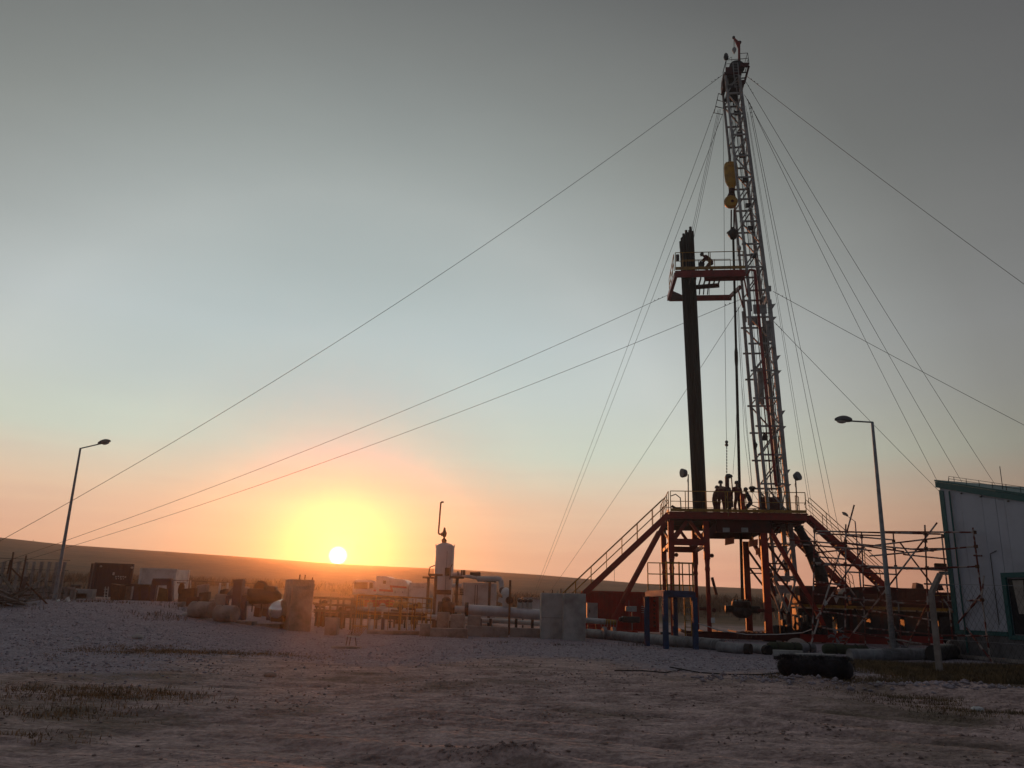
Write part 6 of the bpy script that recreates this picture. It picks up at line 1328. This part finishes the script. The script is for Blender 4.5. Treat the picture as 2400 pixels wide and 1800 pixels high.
# ================================================================== PEOPLE
def skin_mesh(name, J, E_, m, par, root):
    keys = list(J); me = bpy.data.meshes.new(name); o = wloc(par)
    me.from_pydata([tuple(V(*J[k][0]) - o) for k in keys], [(keys.index(a), keys.index(b_)) for a, b_ in E_], [])
    ob = bpy.data.objects.new(name, me); COL.objects.link(ob); ob.parent = par; me.materials.append(m)
    md = ob.modifiers.new('skin', 'SKIN'); md.use_smooth_shade = True
    sv = me.skin_vertices[0].data
    for i, k in enumerate(keys): r_ = J[k][1]; sv[i].radius = r_ if isinstance(r_, tuple) else (r_, r_); sv[i].use_root = (k == root)
    sb = ob.modifiers.new('smooth', 'SUBSURF'); sb.levels = 1; sb.render_levels = 1
    return ob
def person(label, foot, face, pose, m=CLOTH, h=1.74):
    """foot: world point under the pelvis on the floor; face: heading angle of the body (0 = away from camera, pi = towards it)"""
    k = h / 1.75
    f2 = V(sin(face), cos(face), 0); r2 = V(cos(face), -sin(face), 0)
    def P(x, y, z): return tuple(foot + r2 * x * k + f2 * y * k + V(0, 0, z * k))
    ln = pose.get('lean', 0); cr = pose.get('crouch', 0); hz_ = .95 - cr; bk_ = -.12 * (cr > .1)
    def T(x, up, fwd=0): # torso point above pelvis, leaning forward
        return P(x, bk_ + up * sin(ln) + fwd * cos(ln), hz_ + up * cos(ln) - fwd * sin(ln))
    t = thing('person', label, 'person', foot, 'rig workers')
    hl = pose.get('lh', (-.3, .25, .0)); hr = pose.get('rh', (.3, .25, .0))
    J = {'pel': (T(0, 0), (.13, .10)), 'spine': (T(0, .22), (.13, .10)), 'chest': (T(0, .42), (.155, .11)), 'neck': (T(0, .57), .065), 'head0': (T(0, .66, .01), .075), 'head1': (T(0, .74, .015), (.085, .10)), 'head2': (T(0, .82, .01), .06), 'chin': (T(0, .655, .07), .035), 'nose': (T(0, .715, .105), .014)}
    E_ = [('pel', 'spine'), ('spine', 'chest'), ('chest', 'neck'), ('neck', 'head0'), ('head0', 'head1'), ('head1', 'head2'), ('head0', 'chin'), ('head1', 'nose')]
    for s_, nm, hd in ((-1, 'l', hl), (1, 'r', hr)):
        sh = V(*T(s_ * .19, .49)); hand = V(*P(hd[0], bk_ * 0 + hd[1], hd[2] + 1.0))
        mid = (sh + hand) / 2; dd = hand - sh; L2 = .54 * k; bendl = math.sqrt(max(0, (L2 / 2) ** 2 - (min(np.linalg.norm(dd), L2) / 2) ** 2)); 
        if np.linalg.norm(dd) > L2: hand = sh + unit(dd) * L2; mid = (sh + hand) / 2
        el = mid + (r2 * s_ * .6 - V(0, 0, .8)) * bendl * .9
        J['sh' + nm] = (tuple(sh), .065); J['el' + nm] = (tuple(el), .045); J['wr' + nm] = (tuple(hand), .03)
        fd = unit(hand - el); J['pa' + nm] = (tuple(hand + fd * .05), (.032, .018))
        E_ += [('chest', 'sh' + nm), ('sh' + nm, 'el' + nm), ('el' + nm, 'wr' + nm), ('wr' + nm, 'pa' + nm)]
        for q in range(4):
            o_ = r2 * (q - 1.5) * .018; L3 = (.07, .08, .075, .06)[q]
            J[f'f{nm}{q}a'] = (tuple(hand + fd * .09 + o_), .009); J[f'f{nm}{q}b'] = (tuple(hand + fd * (.09 + L3 * .6) + o_ - V(0, 0, .012)), .008); J[f'f{nm}{q}c'] = (tuple(hand + fd * (.09 + L3) + o_ - V(0, 0, .035)), .007)
            E_ += [('pa' + nm, f'f{nm}{q}a'), (f'f{nm}{q}a', f'f{nm}{q}b'), (f'f{nm}{q}b', f'f{nm}{q}c')]
        J['th' + nm] = (tuple(hand + fd * .06 - r2 * s_ * .045 + f2 * .02), .009); E_.append(('wr' + nm, 'th' + nm))
        st = pose.get('step', .0) * s_
        hip = V(*P(s_ * .09, bk_, hz_ - .04)); an = V(*P(s_ * .14, st, .09)); kd = (hip + an) / 2; Lg = .84 * k; dl = np.linalg.norm(hip - an); bb = math.sqrt(max(0, (Lg / 2) ** 2 - (min(dl, Lg) / 2) ** 2))
        kn = kd + f2 * (bb + .015) + r2 * s_ * bb * .25
        J['hi' + nm] = (tuple(hip), .088); J['kn' + nm] = (tuple(kn), .062); J['an' + nm] = (tuple(an), .045); J['to' + nm] = (tuple(an + f2 * .14 * k - V(0, 0, .045)), .038)
        E_ += [('pel', 'hi' + nm), ('hi' + nm, 'kn' + nm), ('kn' + nm, 'an' + nm), ('an' + nm, 'to' + nm)]
    skin_mesh('body', J, E_, SKIN, t, 'pel')
    keep = {'pel', 'spine', 'chest'} | {a + b_ for a in ('sh', 'el', 'wr', 'hi', 'kn', 'an') for b_ in 'lr'}
    JC = {}
    for q in J:
        if q in keep:
            r_ = J[q][1]; JC[q] = (J[q][0], (r_[0] + .05, r_[1] + .045) if isinstance(r_, tuple) else r_ + .03)
    JC['collar'] = (T(0, .54), .075)
    skin_mesh('overalls', JC, [e for e in E_ if e[0] in keep and e[1] in keep] + [('chest', 'collar')], m, t, 'pel')
    hc = V(*T(0, .785, .0)); up = unit(V(*T(0, 1)) - V(*T(0, 0))); fw = np.cross(up, r2) * -1; fw = fw if fw @ f2 > 0 else -fw
    mb = MB().lathe([(.13, -.05), (.135, -.04), (.128, -.02), (.13, .02), (.115, .07), (.075, .115), (.01, .13)], hc, up, 16); mb.prism([hc + r2 * .1 + fw * .08, hc - r2 * .1 + fw * .08, hc - r2 * .06 + fw * .165 - up * .02, hc + r2 * .06 + fw * .165 - up * .02], up * .012); mb.build('hard_hat', HAT, t, smooth=True)
    for nm in 'lr':
        a_ = V(*J['an' + nm][0]); b2 = V(*J['to' + nm][0])
        MB().tube([V(a_[0], a_[1], a_[2] + .09), V(a_[0], a_[1], foot[2] + .06), b2 * .6 + a_ * .4 - V(0, 0, .02), V(b2[0], b2[1], foot[2] + .045) + f2 * .03], [.062, .062, .055, .045], 10).build('boot', BOOT, t, smooth=True)
def pfoot(px, v, z=DK): u = rp(px, 1185, v)[0]; return W(u, v, z)
person('worker leaning forward, leftmost of the crew on the rig floor', pfoot(1674.5, -1.6), 1.35, {'lean': .28, 'lh': (-.25, .45, .0), 'rh': (.2, .5, -.05)}, h=1.66)
person('broad worker in dark red overalls, second from the left on the rig floor', pfoot(1690.5, -2.1), .4, {'lean': .08, 'lh': (-.22, .34, .0), 'rh': (.24, .38, .05)}, h=1.86)
person('worker standing behind the stout red post beside the drill pipe', pfoot(1730, -2.1), -.2, {'lean': .05, 'lh': (-.26, .3, .02), 'rh': (.28, .3, .1)}, h=1.84)
person('worker bending at the right end of the crew, near the hook block', pfoot(1755, -1.7), -1.2, {'lean': .32, 'crouch': .14, 'lh': (-.3, .5, -.02), 'rh': (.2, .45, -.1)}, CLOTH2, h=1.7)
person('worker partly hidden behind the tong head between two colleagues', pfoot(1706, -.4), .1, {'lean': .1, 'lh': (-.2, .4, .1), 'rh': (.2, .4, .1)}, h=1.74)
u = rp(1664, 620, -1.15)[0]
person('lone worker crouching over the railing high up on the racking board', W(u, -1.15, ZB), -1.45, {'lean': .85, 'crouch': .24, 'lh': (-.2, .55, -.3), 'rh': (.25, .55, -.28), 'step': .1}, h=1.72)
vw = thing('board_winch', 'small winch with hand wheel beside the worker on the racking board', 'winch', W(rp(1643, 622, -1.1)[0], -1.1, ZB))
q = W(rp(1644, 622, -1.1)[0], -1.1, ZB)
MB().lathe([(.12, -.03), (.2, -.03), (.2, .03), (.12, .03)], q + V(0, 0, .55), _va, 16).build('hand_wheel', DGR, vw); pipe('drum', [q + V(-.3, 0, .3), q + V(.3, 0, .3)], .1, DGR, vw, 10)
for s_ in (-.28, .28): bar('leg', q + V(s_, 0, .3), q + V(s_ * 1.3, 0, 0), .04, .04, DGR, vw)
bar('lever', q + V(-.1, 0, .4), q + V(-.8, 0, .28), .03, .03, DGR, vw)

# ================================================================== GROUND COVER
rg = np.random.default_rng(11)
def ico(): return np.array([(0, 0, 1), (.9, 0, .1), (.28, .85, -.1), (-.72, .52, .15), (-.72, -.52, -.1), (.28, -.85, .15), (0, 0, -.8)]), np.array([(0, 1, 2), (0, 2, 3), (0, 3, 4), (0, 4, 5), (0, 5, 1), (6, 2, 1), (6, 3, 2), (6, 4, 3), (6, 5, 4), (6, 1, 5)])
def scatter(name, n, xr, yr_, mask, smin, smax, m, label):
    x = rg.uniform(*xr, n); y = yr_[0] + (yr_[1] - yr_[0]) * rg.random(n) ** 1.0
    ok = (np.abs(x) < y * .72 + 1) & (rg.random(n) < mask(x, y)); x, y = x[ok], y[ok]; n = len(x)
    z = base_h(x, y) + relief(x, y); V_, F_ = ico(); s_ = smin + (smax - smin) * rg.random(n) ** 3; th = rg.uniform(0, 2 * pi, n)
    P = V_[None] * s_[:, None, None] * rg.uniform(.6, 1.2, (n, 1, 3)) * (1 + rg.normal(0, .15, (n, 7, 1)))
    c_, s2 = np.cos(th)[:, None], np.sin(th)[:, None]; Q = np.stack([P[..., 0] * c_ - P[..., 1] * s2, P[..., 0] * s2 + P[..., 1] * c_, P[..., 2] * .6], -1)
    Q += np.stack([x, y, z + s_ * .2], -1)[:, None]
    fc = (F_[None] + 7 * np.arange(n)[:, None, None]).reshape(-1, 3)
    o = fast_mesh(name, Q.reshape(-1, 3), fc, m); tag(o, label, name.replace('_', ' '), kind='stuff')
DRY2 = mat('dry_grass_ochre', (.30, .17, .075), .9, 0, (.14, .09, .045), 2.0, .4, .6)
STN = mat('gravel_stone', (.42, .37, .42), .9, 0, (.22, .185, .20), .9, .35, .65)
CLD = mat('dirt_clod', (.42, .31, .28), .95, 0, (.17, .125, .11), 1.2, .35, .65)
scatter('gravel', 60000, (-26, 26), (10, 44), lambda x, y: gravel_mask(x, y) * (.3 + .7 * sstep(44, 20, y)), .012, .055, STN, 'pale gravel stones scattered over the yard')
scatter('dirt_clods', 42000, (-12, 14), (4.2, 24), lambda x, y: (.15 + .9 * sstep(.0, .3, vnoise(x / 1.6, y / .9, 41))) * (1 - .7 * gravel_mask(x, y)), .005, .04, CLD, 'small clods of dry dirt on the track')
g0 = onG(1195, 1782)
scatter('clod_heap', 1500, (g0[0] - .75, g0[0] + .75), (g0[1] - .22, g0[1] + .34), lambda x, y: np.exp(-(((x - g0[0]) / .5) ** 2 + ((y - g0[1]) / .16) ** 2)) + 0 * x, .008, .03, CLD, 'dark heap of dug up dirt at the bottom edge')
scatter('berm_stones', 9000, (4.5, 16), (15, 24), lambda x, y: np.exp(-((y - (19.2 - .25 * (x - 8))) / .6) ** 2), .02, .10, STN, 'rough pale stones along the edge of the dry grass')
def tufts(name, n, xr, yr_, mask, hmin, hmax, m, label, wdt=.006, per=7, spread=.06):
    x = rg.uniform(*xr, n); y = rg.uniform(*yr_, n); ok = (np.abs(x) < y * .72 + 2) & (rg.random(n) < mask(x, y)); x, y = x[ok], y[ok]
    x = np.repeat(x, per) + rg.normal(0, spread, len(x) * per); y = np.repeat(y, per) + rg.normal(0, spread, len(y) * per); n = len(x)
    z = base_h(x, y) + relief(x, y); h_ = rg.uniform(hmin, hmax, n); th = rg.uniform(0, 2 * pi, n); ln = h_ * rg.uniform(.2, 1.5, n)
    B_ = np.stack([x, y, z - .01], -1); sd = np.stack([np.cos(th + 1.57), np.sin(th + 1.57), 0 * th], -1) * wdt * rg.uniform(.6, 1.5, (n, 1))
    M_ = B_ + np.stack([np.cos(th) * ln * .35, np.sin(th) * ln * .35, h_ * .6], -1); T_ = B_ + np.stack([np.cos(th) * ln, np.sin(th) * ln, h_], -1)
    vv = np.stack([B_ - sd, B_ + sd, M_ + sd * .7, M_ - sd * .7, T_], 1).reshape(-1, 3); k = 5 * np.arange(n)[:, None]
    fc = np.concatenate([k + np.array([[0, 1, 2]]), k + np.array([[0, 2, 3]]), k + np.array([[3, 2, 4]])])
    o = fast_mesh(name, vv, fc, m); tag(o, label, 'dry grass', kind='stuff')
DRY = mat('dry_grass', (.20, .13, .055), .9, 0, (.09, .065, .035), 2.0, .4, .6)
WEED = mat('dry_weeds', (.16, .10, .06), .9, 0, (.08, .05, .03), .4, .4, .6)
def blob(x, y, px, py, rx, ry): p = gnd(px, py); return np.exp(-(((x - p[0]) / rx) ** 2 + ((y - p[1]) / ry) ** 2))
tufts('dry_grass_tufts', 14000, (5, 17), (13, 24), lambda x, y: sstep(.02, .3, vnoise(x / 1.3, y / .8, 51) + .12) * sstep(6.0, 8.0, x - (19 - y) * .1) , .02, .09, DRY, 'dry brown grass along the right foreground', .005, per=9, spread=.11)
tufts('dry_grass_strip', 9000, (9.5, 18), (21, 27.5), lambda x, y: .8 * sstep(9.5, 11.5, x) + 0 * y, .04, .18, DRY, 'strip of dry brown grass at the foot of the fence', .006, per=9, spread=.12)
tufts('dry_grass_patch', 20000, (-12, -3), (8, 34), lambda x, y: blob(x, y, 250, 1630, 1.3, .7) + .8 * blob(x, y, 150, 1670, .8, .4) + .7 * blob(x, y, 20, 1480, 2, 2.5) + .7 * blob(x, y, 420, 1530, 2.4, 1.3) + .5 * blob(x, y, 60, 1720, .5, .3), .02, .09, DRY2, 'patches of dry grass on the left of the track', .005, per=12, spread=.10)
tufts('weed_clump', 700, (-30, -14), (34, 52), lambda x, y: sstep(.0, .3, vnoise(x / 2.5, y / 2, 61)), .05, .22, WEED, 'dry weeds around the left lamp and containers', .010, per=16, spread=.3)
tufts('weed_clump_centre', 900, (-3, 13), (33, 46), lambda x, y: .5 * sstep(.1, .35, vnoise(x / 1.7, y / 1.7, 62)), .03, .15, WEED, 'sparse weeds among the pipes in front of the rig', .007, per=12, spread=.2)
tufts('bank_weeds', 14000, (-70, 75), (92, 150), lambda x, y: sstep(-.15, .25, vnoise(x / 9, y / 9, 63)) * np.exp(-((np.hypot(x, y) - 128) / 14) ** 2), .3, 1.5, WEED, 'tall dry weeds on the bank behind the site', .05, per=6, spread=.6)
